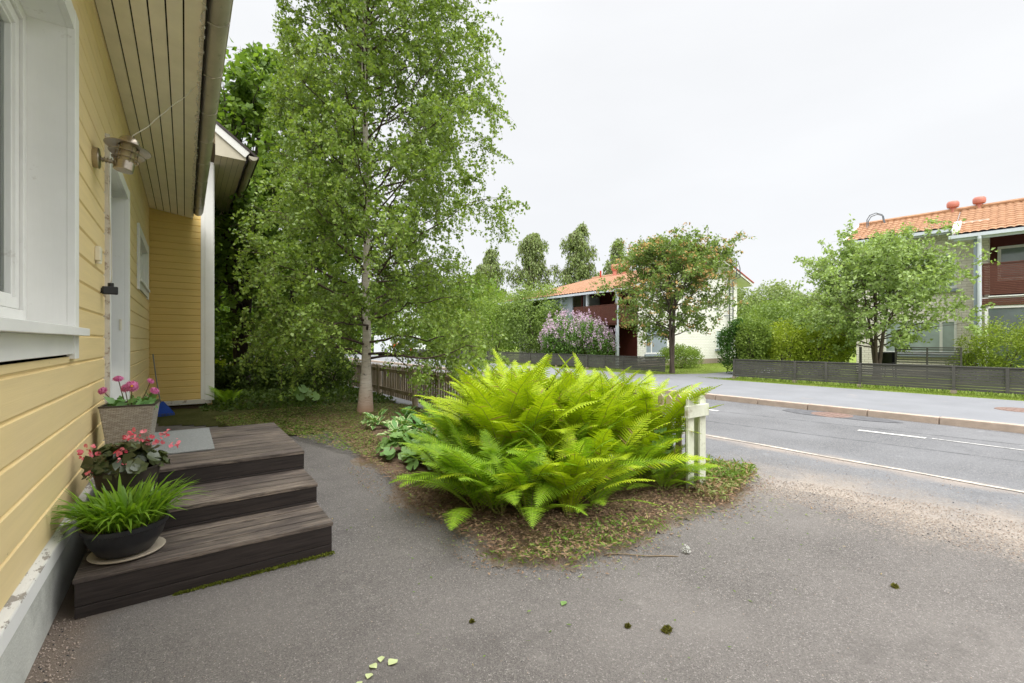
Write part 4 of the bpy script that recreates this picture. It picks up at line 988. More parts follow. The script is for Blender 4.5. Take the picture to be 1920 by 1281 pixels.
def put_fern(me, x, y, s, rz, label, tilt=(0, 0), z=.05):
    o = bpy.data.objects.new('fern', me); COL.objects.link(o); o.location = (x, y, z); o.rotation_euler = (tilt[0], tilt[1], rz); o.scale = (s, s, s)
    return tag(o, label, 'fern', 'ferns massed in the garden bed')
rs = random.Random(77); CORE = 'lime green fern standing within the dense fern clump in the bed'
core0 = [(2.55, 3.42), (2.95, 3.25), (3.30, 3.18), (2.60, 3.85), (2.95, 3.70), (3.32, 3.60), (3.68, 3.42), (2.80, 4.30), (3.14, 4.12), (3.50, 3.98), (3.84, 3.80), (3.1, 4.70), (3.46, 4.50), (3.82, 4.3), (3.4, 5.0), (3.8, 4.85), (3.62, 3.05), (3.86, 3.2), (3.85, 5.4)]
core = core0 + [(2.45, 3.62), (2.75, 3.55), (3.12, 3.42), (3.48, 3.28), (2.80, 3.98), (3.12, 3.85), (3.50, 3.72), (3.72, 3.60), (3.0, 4.42), (3.32, 4.3), (3.66, 4.15), (3.80, 3.02)]
CL = {17: 'tall fern at the right side of the clump just left of the white pickets', 16: 'fern at the right front of the clump one in from the pickets', 13: 'fern at the back right of the clump along the fence', 15: 'fern behind the clump against the picket fence', 18: 'rearmost fern of the clump by the picket fence', 4: 'tallest fern in the middle of the clump', 7: 'fern on the left shoulder of the clump above the hostas', 0: 'fern on the left face of the clump one row back', 14: 'fern on the back left crest of the clump', 6: 'fern on the right crest of the clump', 2: 'upright fern in the second row right of centre', 1: 'upright fern in the second row at the centre'}
dep = [(.585 * x + .811 * y, i) for i, (x, y) in enumerate(core)]; rest = sorted(d for d in dep if d[1] not in CL); q_ = (len(rest) + 3) // 4
ORD = ['leftmost', 'second from the left', 'third from the left', 'fourth from the left', 'fifth from the left', 'sixth from the left']
for r_, rn in enumerate(('foremost', 'second', 'third', 'rearmost')):
    row = sorted(rest[r_ * q_:(r_ + 1) * q_], key=lambda d: (.811 * core[d[1]][0] - .585 * core[d[1]][1]) / d[0])
    for k_, d in enumerate(row): CL[d[1]] = 'lime green fern in the %s inner row of the clump, %s' % (rn, ORD[k_])
for i, (x, y) in enumerate(core):
    d_ = math.hypot(max(0, 3.15 - x), y - 3.8); put_fern(FV[(i * 4 + 1) % 9], x, y, (1.20 - .10 * d_) * rs.uniform(.86, 1.05), rs.uniform(0, 6.28), CL.get(i, CORE), tilt=(rs.uniform(-.12, .12), rs.uniform(-.12, .12)))
edge = [(2.12, 3.42, 'fern at the left front corner of the clump fanning over the asphalt'), (2.32, 3.02, 'broad arching fern on the left front face of the clump'), (2.62, 2.86, 'fern in the middle of the clump front above the bare soil'),
        (3.02, 2.80, 'upright fern right of centre on the clump front'), (3.38, 2.78, 'fern near the front right beside the white pickets'), (3.60, 2.72, 'rightmost fern leaning against the white fence pickets'), (2.38, 4.05, 'fern beside the hostas on the left flank of the clump'), (2.78, 4.9, 'fern at the back left of the clump behind the hostas'), (2.02, 2.98, 'fern arching down to the asphalt at the lower left of the clump'), (2.46, 2.66, 'bushy fern at the very front of the clump'), (1.98, 3.38, 'fern spilling left over the bed edge towards the steps')]
for i, (x, y, l) in enumerate(edge): put_fern(FE[i % 6], x, y, (.98 if i < 5 else (.62, .98, .98, .88, .80, .88)[i - 5]) * rs.uniform(.93, 1.05), rs.uniform(0, 6.28), l)
low = [(1.92, 3.12, .85, 'low dark fern spreading flat over the asphalt edge, leftmost'), (2.12, 2.72, .82, 'small fern lying low over the front soil'), (2.42, 2.60, .55, 'young upright fern alone at the front of the bed'), (3.55, 2.55, .58, 'small fern drooping onto the clippings right of the clump'), (1.92, 3.65, .80, 'low fern below the hostas at the asphalt edge'), (2.72, 2.62, .66, 'drooping fern in the front centre of the clump'), (3.70, 2.74, .55, 'fern pressed against the white end pickets')]
for i, (x, y, s_, l) in enumerate(low): put_fern(FL[i % 3] if i != 2 else FV[1], x, y, s_, rs.uniform(0, 6.28), l)

# hostas and lady's mantle ---------------------------------------------------------
def hosta(seed, n, L, loc, label, variegated=True):
    rng = np.random.default_rng(seed); V = []; F = []; MI = []; o = 0; nu, nv = 7, 4
    for k in range(n):
        az = rng.uniform(0, 6.28); lean = rng.uniform(.25, 1.15); l = L * rng.uniform(.7, 1.15); w_ = l * rng.uniform(.42, .55)
        stem = l * rng.uniform(.5, 1.0) * (1.1 - .3 * lean); d = np.array([math.sin(lean), 0, math.cos(lean)]); b = d * stem
        u = np.linspace(0, 1, nu); th = lean + u * rng.uniform(.5, 1.2); x = b[0] + np.cumsum(np.sin(th)) * l / nu; z = b[2] + np.cumsum(np.cos(th)) * l / nu
        prof = np.array([.05, .62, .95, 1, .82, .48, .03]) * w_ * .5; vv = np.array([-1, -.72, 0, .72, 1]); wave = rng.normal(0, .006, (nu, 5))
        pts = np.stack([x[:, None] + 0 * vv, prof[:, None] * vv, z[:, None] + np.abs(vv) * prof[:, None] * .35 + wave], -1)
        c, s_ = math.cos(az), math.sin(az); Rm = np.array([[c, s_, 0], [-s_, c, 0], [0, 0, 1]]); V.append(pts.reshape(-1, 3) @ Rm)
        for i in range(nu - 1):
            for j in range(4): q = o + i * 5 + j; F.append((q, q + 1, q + 6, q + 5)); MI.append(1 if j in (0, 3) and variegated else 0)
        o += nu * 5
    me = np_mesh('hosta', np.concatenate(V), F, MI, True); ob = link_mesh('hosta', me, [M['hosta'], M['hosta_edge']], None, loc); return tag(ob, label, 'hosta', 'hostas beside the ferns')
hosta(1, 34, .17, (2.28, 5.75, .04), 'white edged hosta at the left end of the low green clump'); hosta(2, 34, .18, (2.55, 5.30, .04), 'white edged hosta in the middle between the lady\'s mantle and the fence')
hosta(3, 36, .20, (2.75, 6.0, .04), 'plain green hosta nearest the picket fence', False); hosta(4, 30, .19, (3.1, 5.75, .04), 'green hosta tucked behind the ferns near the fence', False)
hosta(5, 30, .17, (2.65, 6.45, .04), 'white edged hosta between the picket fence and the left end of the clump')
hosta(6, 32, .18, (2.42, 7.0, .04), 'white edged hosta nearest the birch trunk'); hosta(7, 30, .19, (2.95, 7.1, .04), 'rearmost green hosta by the picket fence', False)
def mantle(seed, loc, n, rx, label):
    rng = np.random.default_rng(seed); d = unit(rng.normal(size=(n, 3))); d[:, 2] = np.abs(d[:, 2]); C = d * [rx, rx, .26] * rng.uniform(.6, 1, (n, 1)) + [0, 0, .06]
    V, F = disc_leaves(rng, C, rng.uniform(.045, .085, n), d * [.7, .7, .5] + rng.normal(0, .25, (n, 3)) + [0, 0, .7], 16, .10)
    tag(link_mesh('ladys_mantle', np_mesh('m', V, F, smooth=True), M['mantle'], None, loc), label, 'lady\'s mantle')
mantle(1, (2.14, 5.15, .03), 90, .34, 'round leaved lady\'s mantle in front of the hostas'); mantle(2, (2.2, 4.55, .03), 80, .32, 'round leaved lady\'s mantle between hostas and ferns'); mantle(3, (3.78, 2.72, .25), 9, .10, 'small grey green lady\'s mantle sprig by the white pickets')

# bed litter, weeds, clippings ------------------------------------------------------
rng = np.random.default_rng(12)
FRONT = [(1.62, 2.3), (1.94, 2.03), (2.45, 2.0), (2.9, 2.08), (3.75, 2.0), (4.85, 2.35), (4.3, 3.0), (3.9, 2.9), (3.0, 3.2), (2.0, 3.6), (1.75, 5.2), (2.2, 6.2), (2.2, 8.6), (1.3, 8.7), (1.8, 7.0), (1.65, 4.6), (1.52, 3.4)]
def scatter_leaves(name, poly, n, size, m, label, cat, seed, z=.05, zr=.02, W=.5, down=.0, flat=.25, kind=True):
    rng = np.random.default_rng(seed); P2_ = scatter(rng, poly, n); P = np.column_stack([P2_, z + rng.uniform(0, zr, n)])
    V, F = leafquads(rng, P, size, W, 0, size_var=.6); Vq = V.reshape(-1, 4, 3); Vq[..., 2] = P[:, None, 2] + (Vq[..., 2] - P[:, None, 2]) * flat + .004; Vq[..., 2] = np.maximum(Vq[..., 2], P[:, None, 2] * .6)
    return stuff(link_mesh(name, np_mesh(name, Vq.reshape(-1, 3), F), m), label, cat)
scatter_leaves('plant_litter', FRONT, 16000, .034, M['litter'], 'brown plant litter covering the soil round the ferns', 'litter', 1, .045, .03, .35)
scatter_leaves('clippings', [(3.6, 2.05), (4.6, 2.2), (4.95, 2.45), (4.5, 3.0), (4.0, 3.3), (3.8, 2.6)], 3600, .045, M['clip'], 'wilted green garden clippings beside the white pickets', 'clippings', 2, .06, .05, .28, flat=.6)
scatter_leaves('weeds', [(1.62, 2.3), (1.94, 2.05), (2.45, 2.02), (2.9, 2.1), (2.7, 2.4), (2.1, 2.4)], 700, .04, M['weed'], 'sparse green weeds on the soil tip in front of the ferns', 'weeds', 3, .05, .02, .3, flat=.6)
scatter_leaves('weeds', [(4.15, 2.2), (4.7, 2.3), (4.6, 2.8), (4.2, 3.4), (4.05, 2.8)], 2200, .055, M['weed'], 'tangled green weeds round the foot of the white pickets', 'weeds', 5, .05, .10, .22, flat=.9)
LITTERL = [(1.2, 7.3), (1.75, 5.2), (2.1, 5.6), (2.3, 7.0), (3.9, 7.9), (3.9, 9.2), (2.2, 10.4), (.4, 9.6), (.5, 8.6)]
scatter_leaves('fallen_leaves', LITTERL, 15000, .040, M['weed'], 'small weeds and fallen leaves under the birch', 'ground litter', 4, .05, .02, .5)
scatter_leaves('dry_leaves', LITTERL, 7000, .035, M['litter'], 'dry brown scraps scattered under the birch', 'ground litter', 6, .05, .02, .45)
UND = [(.3, 10.3), (1.6, 10.0), (3.0, 10.0), (3.9, 9.9), (3.95, 24), (-3, 24), (.2, 12)]
rng = np.random.default_rng(31); P2_ = scatter(rng, UND, 30000); h = .12 + .20 * (np.sin(P2_[:, 0] * 2.1) * np.sin(P2_[:, 1] * 1.3) * .5 + .5); h *= np.clip(edge_dist(P2_, UND) / .8, .25, 1)
V, F = leafquads(rng, np.column_stack([P2_, .03 + h * rng.uniform(.2, 1, len(h)) ** .6]), .075, .75, -.1)
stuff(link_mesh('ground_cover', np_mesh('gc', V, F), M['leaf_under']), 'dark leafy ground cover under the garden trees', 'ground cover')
# yellow-green fern patch at the far left and a dark fern by the wing
for i, (x, y, s_, l) in enumerate([(.72, 11.0, .62, 'feathery green plant at the corner of the yellow wing'), (.95, 16.8, 1.15, 'light green fern in the shade near the back fence'), (1.5, 17.8, 1.2, 'light green fern right of another near the back fence')]):
    put_fern(FE[(2 * i + 1) % 4] if i else FE[0], x, y, s_, i * 2., l, z=.02)['group'] = 'ferns in the shaded garden'
mb = MB(); rng = np.random.default_rng(9)
ob = thing('cabbage', 'blue green broad leaved plant in front of the dark shrubs', 'leafy plant', (2.0, 10.6, .03)); C = np.array([[-.08, 0, .3], [.06, .02, .34], [.0, -.05, .18], [.16, .05, .26], [-.2, .02, .2], [.3, 0, .16]]); V, F = disc_leaves(rng, C, np.array([.10, .11, .09, .10, .10, .12]), rng.normal(0, .4, (6, 3)) + [0, -.9, .5], 14, .05)
link_mesh('leaves', np_mesh('c', V, F, smooth=True), M['mantle'], ob)

# small things on the asphalt -----------------------------------------------------
mb = MB(); pts = [(2.22 + .38 * t, 2.05 - .30 * t + .012 * math.sin(t * 9), .008 + .004 * math.sin(t * 5)) for t in [i / 12 for i in range(13)]]; mb.tube(pts, [.004] * 12 + [.002], 5); tag(mb.build('twig', M['stem']), 'thin straight brown twig lying on the asphalt', 'twig')
rng = np.random.default_rng(2); n = 260; dd = unit(rng.normal(size=(n, 3))); C = dd * .022 + [0, 0, .024]; V, F = leafquads(rng, C, .014, .35, 0); o = link_mesh('dandelion_clock', np_mesh('d', V, F), mat('dandelion_down', (.48, .48, .44), .9, .05)); o.location = (2.69, 1.76, .0); tag(o, 'white fluffy dandelion head on the asphalt', 'dandelion')
mb = MB(); mb.tube([(2.69, 1.76, .02), (2.74, 1.80, .006), (2.83, 1.80, .005)], .002, 5); 
def moss_clump(x, y, r, seed, label):
    rng = np.random.default_rng(seed); n = 500; dd = unit(rng.normal(size=(n, 3))); dd[:, 2] = np.abs(dd[:, 2]); C = dd * [r, r * .7, r * .45] * rng.uniform(.4, 1.0, (n, 1)); V, F = leafquads(rng, C, .011, .5, -.6)
    o = link_mesh('moss_clump', np_mesh('m', V, F), leafmat('moss_clump', (.075, .075, .012), (.19, .18, .04), .1, .9, .1)); o.location = (x, y, .002); tag(o, label, 'moss clump')
moss_clump(1.89, 1.34, .033, 1, 'largest olive moss clump on the bare asphalt'); moss_clump(1.76, 1.47, .014, 2, 'tiny moss tuft left of the large moss clump'); moss_clump(1.16, 1.95, .010, 3, 'small brown moss ball on the open asphalt'); moss_clump(1.69, 4.02, .05, 4, 'dark moss lump at the left edge of the bed')
moss_clump(3.28, .82, .022, 5, 'dark moss bit on the asphalt at the far right')
def flat_leaf(x, y, l, w_, rz, m, label, z=.004, curl=.004):
    mb = MB(); n = 7; u = [i / (n - 1) for i in range(n)]; pr = [.0, .6, .95, 1, .8, .45, .0]
    vs = []
    for i in range(n):
        for v in (-1, 0, 1): vs.append(((u[i] - .5) * l, v * pr[i] * w_ / 2, z + curl * abs(v) * pr[i] + .003 * math.sin(u[i] * 5)))
    fs = [(i * 3 + j, i * 3 + j + 1, i * 3 + j + 4, i * 3 + j + 3) for i in range(n - 1) for j in (0, 1)]; mb.add(vs, fs)
    o = mb.build('fallen_leaf', m, smooth=True); o.location = (x, y, 0); o.rotation_euler = (0, 0, rz); tag(o, label, 'leaf', 'leaves lying on the asphalt'); return o
PALE = leafmat('pale_fallen_leaf', (.50, .58, .26), (.58, .62, .34), .1, .5, .3)
flat_leaf(1.64, 1.80, .055, .034, .4, M['mantle'], 'single green leaf lying alone on the asphalt')
lw_ = [(.735, 1.905, .050, .045, .3, 'rightmost pale round leaf in the group at the bottom edge'), (.70, 1.955, .046, .030, 1.1, 'topmost pale leaf in the group at the bottom edge'), (.655, 1.93, .045, .032, 2.0, 'upper left pale leaf in the group at the bottom edge'), (.625, 1.885, .038, .034, .8, 'lower pale leaf in the group at the bottom edge'), (.575, 1.865, .040, .026, 1.6, 'lowest pale leaf nearest the bottom edge of the picture')]
for a in lw_: flat_leaf(*a[:5], PALE, a[5])
# loose stones and leaf scraps
def pebbles(name, poly, n, s0, s1, m, label, seed, z=0.):
    rng = np.random.default_rng(seed); P2_ = scatter(rng, poly, n); s = rng.uniform(s0, s1, n) ** 1; c = np.column_stack([P2_, np.full(n, z) + s * .35])
    base = np.array([[1, 0, 0], [0, 1, 0], [-1, 0, 0], [0, -1, 0], [0, 0, 1], [0, 0, -1]], float); V = c[:, None] + base[None] * s[:, None, None] * rng.uniform(.6, 1.2, (n, 6, 1)) * np.array([1, 1, .6])
    fb = np.array([[0, 1, 4], [1, 2, 4], [2, 3, 4], [3, 0, 4], [1, 0, 5], [2, 1, 5], [3, 2, 5], [0, 3, 5]]); F = (np.arange(n) * 6)[:, None, None] + fb[None]
    return stuff(link_mesh(name, np_mesh(name, V.reshape(-1, 3), F.reshape(-1, 3)), m), label, 'gravel')
pebbles('gravel', [(4.35, 2.35), (4.25, 1.6), (4.35, -1.5), (5.25, -1.5), (5.25, 1.0), (5.0, 1.9), (4.7, 2.4)], 11000, .0018, .0065, M['stone'], 'sandy gravel spread where the driveway meets the street', 1)
pebbles('road_grit', [(4.9, 3.2), (5.0, -1.5), (6.3, -1.5), (6.3, 3.0)], 1200, .002, .007, M['stone'], 'scattered grit on the street asphalt near the driveway', 12)
pebbles('pebbles', [(-.4, .8), (4, -.5), (4.2, 2.0), (1.5, 2.2), (1.4, 6), (.9, 6), (.9, 2.9), (-.45, 2.9)], 1500, .0014, .0042, M['stone'], 'fine loose grit on the driveway asphalt', 2)
pebbles('soil_grit', [(-.53, 1.5), (-.36, 1.5), (-.40, 3.15), (-.53, 3.2)], 1400, .002, .007, M['stone'], 'brown grit along the house foundation', 3)
scatter_leaves('leaf_scraps', [(.9, 1.2), (4, .8), (4.4, 1.9), (2.9, 2.0), (1.5, 1.9), (1.45, 6.5), (.95, 6.5), (.9, 3)], 150, .020, M['weed'], 'tiny green leaf scraps strewn over the asphalt', 'leaf scraps', 8, .002, .003, .4, flat=.3)
scatter_leaves('leaf_scraps', [(3.0, 1.75), (4.2, 1.5), (4.6, 2.1), (3.6, 2.0)], 120, .028, M['clip'], 'green clippings strewn on the asphalt right of the bed', 'leaf scraps', 9, .002, .004, .3, flat=.3)

# ================================================================== PICKET FENCE
fence = thing('picket_fence', 'weathered white picket fence along the garden behind the ferns', 'fence', (4.0, 2.4, 0)); rs = random.Random(5)
def picket(mb, x, y, z0, z1, wd, th, axis='y'):
    a = Vector((0, wd / 2, 0)) if axis == 'y' else Vector((wd / 2, 0, 0)); t = Vector((th / 2, 0, 0)) if axis == 'y' else Vector((0, th / 2, 0)); p = Vector((x, y, 0)); lz = Vector((rs.uniform(-.004, .004), rs.uniform(-.004, .004), 0))
    pr = [(-1, z0), (1, z0), (1, z1 - wd * .55), (0, z1), (-1, z1 - wd * .55)]; v = [p + a * i + Vector((0, 0, z)) + t * s + lz * z for s in (-1, 1) for i, z in pr]
    mb.add(v, [(0, 1, 2, 3, 4), (9, 8, 7, 6, 5), (0, 5, 6, 1), (1, 6, 7, 2), (2, 7, 8, 3), (3, 8, 9, 4), (4, 9, 5, 0)])
ends = [2.52, 4.7, 6.9, 9.1, 11.3, 13.6, 16, 18.5, 21, 24, 27, 30, 33.8]
for k, (a, b) in enumerate(zip(ends, ends[1:])):
    mb = MB(); y = a + .09; zt = .83 if k else .86
    while y < b - .06:
        picket(mb, 4.03, y, .09, zt + rs.uniform(-.008, .008), .062, .018); y += .108
    B(mb, 'picket_panel', M['picket'], fence)
    mb = MB(); mb.box(3.985, 4.018, a, b, .66, .74); mb.box(3.985, 4.018, a, b, .20, .28); B(mb, 'rail', M['picket'], fence)
    mb = MB(); mb.box(3.95, 4.05, b - .05, b + .05, 0, zt - .02); B(mb, 'post', M['picket'], fence, bevel=.004)
mb = MB(); x = 3.9
while x > -3: picket(mb, x, 33.8, .09, .84, .085, .02, 'x'); x -= .16
B(mb, 'picket_panel', M['picket'], fence)
mb = MB(); mb.box(-3, 3.95, 33.78, 33.82, .62, .72); B(mb, 'rail', M['picket'], fence)
mb = MB()   # painted end piece, turned across the fence line
for xx, hz in ((4.0, .905), (3.805, .915)): picket(mb, xx, 2.45, .02, hz, .098, .024, 'x')
mb.box(3.985, 4.05, 2.47, 2.53, 0, .86)
o = B(mb, 'end_pickets', M['picket_white'], fence, bevel=.003); o['label'] = 'white painted end pickets of the fence'
mb = MB(); mb.box(3.70, 4.04, 2.40, 2.436, .70, .81); o = B(mb, 'end_rail', M['picket_white'], fence, bevel=.002)

# ================================================================== GARDEN TREES
birchR = lambda z: np.interp(z, [.9, 1.6, 3.2, 4.5, 6, 8, 10, 11.8], [2.0, 2.7, 3.0, 2.95, 2.7, 2.35, 1.6, .2])
make_tree('birch', 'tall white stemmed birch growing beside the picket fence', 'birch tree', (2.81, 8.72, 0), 12.0, .080, 1.0, birchR, 112, .058, 200000, (M['bark_birch'], M['leaf_birch'], M['twig']), 41,
          elev=(74, 26), droop=.12, n2=10, n3=8, l2=.36, l3=.20, tw_droop=.5, spread=.8, up=.08, rlimb=.24, flare=1.0, zexp=1.08, lean=(.006, 0), clip=lambda p: (p[:, 0] + 2.81 < np.where(p[:, 2] > 3.9, 1.25, .62)) & (p[:, 1] + 8.72 < 12))
mapR = lambda z: np.interp(z, [1.5, 3, 5, 7, 9], [1.3, 2.3, 2.8, 2.4, .6])
make_tree('maple', 'many stemmed dark maple behind the birch, tallest', 'maple tree', (1.35, 15.5, 0), 10.2, .16, 2.0, mapR, 48, .16, 17000, (M['bark'], M['leaf_maple']), 5, elev=(70, 30), stems=5, stem_spread=.42, droop=.05, n2=7, n3=5, l2=.45, l3=.24, leafW=.95, tw_droop=.2, spread=.8)
make_tree('maple', 'lower maple with leaning stems nearer the yellow wing', 'maple tree', (2.6, 13.6, 0), 6.6, .11, 1.3, lambda z: np.interp(z, [1, 3, 5, 6.6], [1.2, 1.9, 1.7, .4]), 36, .13, 12000, (M['bark'], M['leaf_maple']), 6, elev=(72, 35), stems=5, stem_spread=.30, droop=.08, n2=7, n3=5, l2=.45, l3=.26, leafW=.95, tw_droop=.25, spread=.8)
make_tree('maple', 'broad maple at the back of the garden by the far fence', 'maple tree', (.9, 22.5, 0), 9.5, .18, 1.6, lambda z: np.interp(z, [1, 4, 7, 9.5], [2.2, 3.4, 2.8, .6]), 40, .18, 13000, (M['bark'], M['leaf_maple']), 9, elev=(75, 35), stems=4, stem_spread=.5, droop=.08, n2=7, n3=5, l2=.45, l3=.24, leafW=.95, tw_droop=.25, spread=.8)
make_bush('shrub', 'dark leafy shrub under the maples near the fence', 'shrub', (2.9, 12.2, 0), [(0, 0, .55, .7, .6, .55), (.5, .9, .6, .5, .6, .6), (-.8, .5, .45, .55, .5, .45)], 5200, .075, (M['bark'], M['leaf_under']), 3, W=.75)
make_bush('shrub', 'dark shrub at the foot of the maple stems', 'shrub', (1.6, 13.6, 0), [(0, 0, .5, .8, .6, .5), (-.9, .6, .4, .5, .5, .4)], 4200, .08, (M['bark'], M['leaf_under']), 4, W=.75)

make_bush('shrub', 'tall dark shrub behind the maple stems filling the shade', 'shrub', (2.6, 18.5, 0), [(0, 0, 1.4, 1.3, 1.2, 1.5), (-1.6, .6, 1.2, 1.1, 1.0, 1.3)], 9000, .13, (M['bark'], M['leaf_maple']), 14, W=.8)
make_bush('shrub', 'dark shrub behind the corner of the yellow wing', 'shrub', (.3, 18.0, 0), [(0, 0, 1.2, 1.2, 1.0, 1.3)], 5000, .13, (M['bark'], M['leaf_maple']), 15, W=.8)
scatter_leaves('bed_crumbs', [(1.42, 2.3), (1.9, 1.86), (2.5, 1.84), (3.0, 1.94), (3.8, 1.84), (4.95, 2.2), (4.8, 2.6), (4.2, 2.5), (3.0, 2.3), (2.1, 2.3), (1.8, 3.0), (1.85, 5.2), (1.4, 5.2), (1.38, 3.4)], 3200, .020, M['litter'], 'crumbs of soil and dry scraps along the ragged bed edge', 'litter', 21, .006, .006, .4, flat=.35)
scatter_leaves('edge_grass', [(1.5, 2.4), (1.92, 1.98), (2.5, 1.96), (3.2, 2.04), (3.6, 2.0), (3.5, 2.2), (2.4, 2.2), (1.75, 2.6)], 500, .045, M['weed'], 'thin grass blades straggling over the front edge of the bed', 'grass', 22, .02, .02, .14, flat=.9)

# ================================================================== ACROSS THE STREET
ZL = .10   # level of the lawns beyond the sidewalk
def slat_fence(name, label, x, y0, y1, z0, z1, joints, mids, seed):
    root = thing(name, label, 'fence', (x, y0, ZL)); rs = random.Random(seed); pitch = .066
    js = [y0] + list(joints) + [y1]
    for k, (a, b) in enumerate(zip(js, js[1:])):
        mb = MB(); z = z0; off = 0 if k % 2 == 0 else .03
        while z < z1 - .03:
            j = rs.uniform(-.003, .003); mb.box(x + off, x + off + .018, a + .01, b - .01, z + j, z + .058 + j); z += pitch
        mb.box(x - .02 + off, x + .06 + off, a, b, z1 - .012, z1 + .012)
        B(mb, 'slat_panel', M['greyfence'], root)
        mb = MB(); mb.box(x - .022, x + .02, b - .03, b + .03, z0 - .0, z1 - .013); B(mb, 'post', M['greyfence'], root)
        m_ = (a + b) / 2; mb = MB()
        if k % 2: mb.box(x + .0, x + .028, m_ - .03, m_ + .03, z0, z1 - .013); B(mb, 'batten', M['greyfence'], root)
        mb = MB(); mb.box(x - .05, x + .07, b - .05, b + .05, -.1, z0 - .002); B(mb, 'footing', M['concrete'], root)
slat_fence('slatted_fence', 'dark grey horizontal slat fence on the right in front of the brick house', 15.5, -6.0, 8.28, .19, .78, [-3.4, -1.2, .9, 2.72, 4.65, 6.34], [], 1)
slat_fence('slatted_fence', 'dark grey slat fence left of the rowan in front of the lilac', 15.5, 11.07, 36, .19, .76, [13.2, 15.4, 17.6, 19.8, 22, 24.2, 26.4, 28.6, 30.8, 33.4], [], 2)
# grass tufts in the verge and lawn edges
def tufts(name, poly, n, L, label, seed, z=ZL, m=None):
    rng = np.random.default_rng(seed); P = scatter(rng, poly, n); V, F = leafquads(rng, np.column_stack([P, np.full(n, z)]), L, .14, -1.6, size_var=.6)
    return stuff(link_mesh(name, np_mesh(name, V, F), m or M['weed_green']), label, 'grass')
M['weed_green'] = leafmat('verge_grass', (.13, .19, .025), (.24, .30, .05), .3, .6, .15)
tufts('verge_grass', [(14.76, -6), (15.5, -6), (15.5, 8.5), (15.2, 9.6), (14.76, 8.6)], 16000, .035, 'narrow strip of mown grass between sidewalk and slat fence', 1)
tufts('weeds', [(15.35, -6), (15.9, -6), (15.9, 8.2), (15.4, 8.2)], 2500, .11, 'weeds growing under the right slat fence', 2, m=M['leaf_bush'])
tufts('lawn_grass', [(15.5, 10.8), (28, 10.8), (28.5, 14.8), (16, 14.8)], 18000, .04, 'bright mown grass in front of the white gable', 3)

# ---- the white brick house with the long tiled roof (middle) -------------------------
def tiles(name, E, U, Vv, nu_len, nv_len, m, parent, wave=.21, row=.36, amp=.028, res=7):
    """roof surface starting at eave corner E, U along the eave, Vv up the slope (unit vectors)"""
    E, U, Vv = Vector(E), Vector(U), Vector(Vv); Nn = U.cross(Vv).normalized()
    if Nn.z < 0: Nn = -Nn
    us = np.arange(0, nu_len + 1e-6, wave / res); nr = int(nv_len / row); vs = []; hs = []
    for k in range(nr + 1): vs += [k * row, k * row + row * .5, (k + 1) * row - .001]; hs += [.035, .018, .0]
    vs = np.array(vs); hs = np.array(hs); kk = vs <= nv_len + .02; vs, hs = vs[kk], hs[kk]
    A, Bv = np.meshgrid(us, vs, indexing='ij'); Hh = hs[None] + amp * np.abs(np.sin(np.pi * A / wave)) ** .8
    P = np.array(E)[None, None] + A[..., None] * np.array(U) + Bv[..., None] * np.array(Vv) + Hh[..., None] * np.array(Nn)
    nx, ny = A.shape; I = np.arange(nx * ny).reshape(nx, ny); F = np.stack([I[:-1, :-1], I[1:, :-1], I[1:, 1:], I[:-1, 1:]], -1).reshape(-1, 4)
    q = worldloc(parent); P = P.reshape(-1, 3) - np.array([q.x, q.y, q.z]) if not getattr(parent, 'local_build', False) and not parent.get('loc_build') else P.reshape(-1, 3)
    return link_mesh(name, np_mesh(name, P, F), m, parent)
def vent(x, y, z, s, parent, loc_=False):
    mb = MB(); mb.lathe([(.10 * s, -.3), (.10 * s, .12 * s), (.13 * s, .13 * s), (.17 * s, .20 * s), (.175 * s, .36 * s), (.14 * s, .42 * s), (0, .43 * s)], 20, Matrix.Translation((x, y, z)))
    return (mb.build if loc_ else (lambda n, m, p, **k: B(mb, n, m, p, **k)))('roof_vent', M['vent'], parent, auto=40)
H1 = thing('brick_house', 'white brick house with a long orange tiled roof beyond the rowan', 'house', (23, 15, ZL)); YG = 15.0; Y1 = 25.1
XE, ZE, XR, ZR, XB, ZB = 17.05, 3.98, 25.86, 6.30, 29.55, 5.08
mb = MB(); zw = lambda x: (ZE + (x - XE) / (XR - XE) * (ZR - ZE) - .14) if x < XR else (ZR - (x - XR) / (XB - XR) * (ZR - ZB) - .14)
g = [(18.7, zw(18.7)), (XR, zw(XR)), (28.45, zw(28.45))]
for (a, za), (b, zb) in zip(g, g[1:]): mb.face([(a, YG, .38), (b, YG, .38), (b, YG, zb), (a, YG, za)])
mb.face([(28.45, YG, .38), (28.45, Y1, .38), (28.45, Y1, zw(28.45)), (28.45, YG, zw(28.45))]); mb.face([(18.7, 17.6, .38), (18.7, Y1, .38), (18.7, Y1, zw(18.7)), (18.7, 17.6, zw(18.7))])
mb.face([(18.7, Y1, .38), (28.45, Y1, .38), (28.45, Y1, zw(28.45)), (XR, Y1, zw(XR)), (18.7, Y1, zw(18.7))]); B(mb, 'wall', M['brick2'], H1)
mb = MB(); mb.box(18.68, 28.47, YG - .02, Y1, 0, .379); B(mb, 'plinth', M['concrete'], H1)
mb = MB(); mb.box(18.66, 18.69, YG + .01, 17.6, .38, zw(18.7)); mb.box(17.3, 18.69, 17.58, 17.62, .38, 4.0); B(mb, 'porch_wall', M['darkred'], H1)
sl1 = Vector((XR - XE, 0, ZR - ZE)); L1 = sl1.length; sl1.normalize(); sl2 = Vector((XR - XB, 0, ZR - ZB)); L2_ = sl2.length; sl2.normalize()
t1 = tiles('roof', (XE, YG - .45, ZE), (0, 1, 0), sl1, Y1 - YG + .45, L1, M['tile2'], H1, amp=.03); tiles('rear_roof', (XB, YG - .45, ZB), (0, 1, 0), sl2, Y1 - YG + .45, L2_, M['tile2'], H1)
mb = MB()
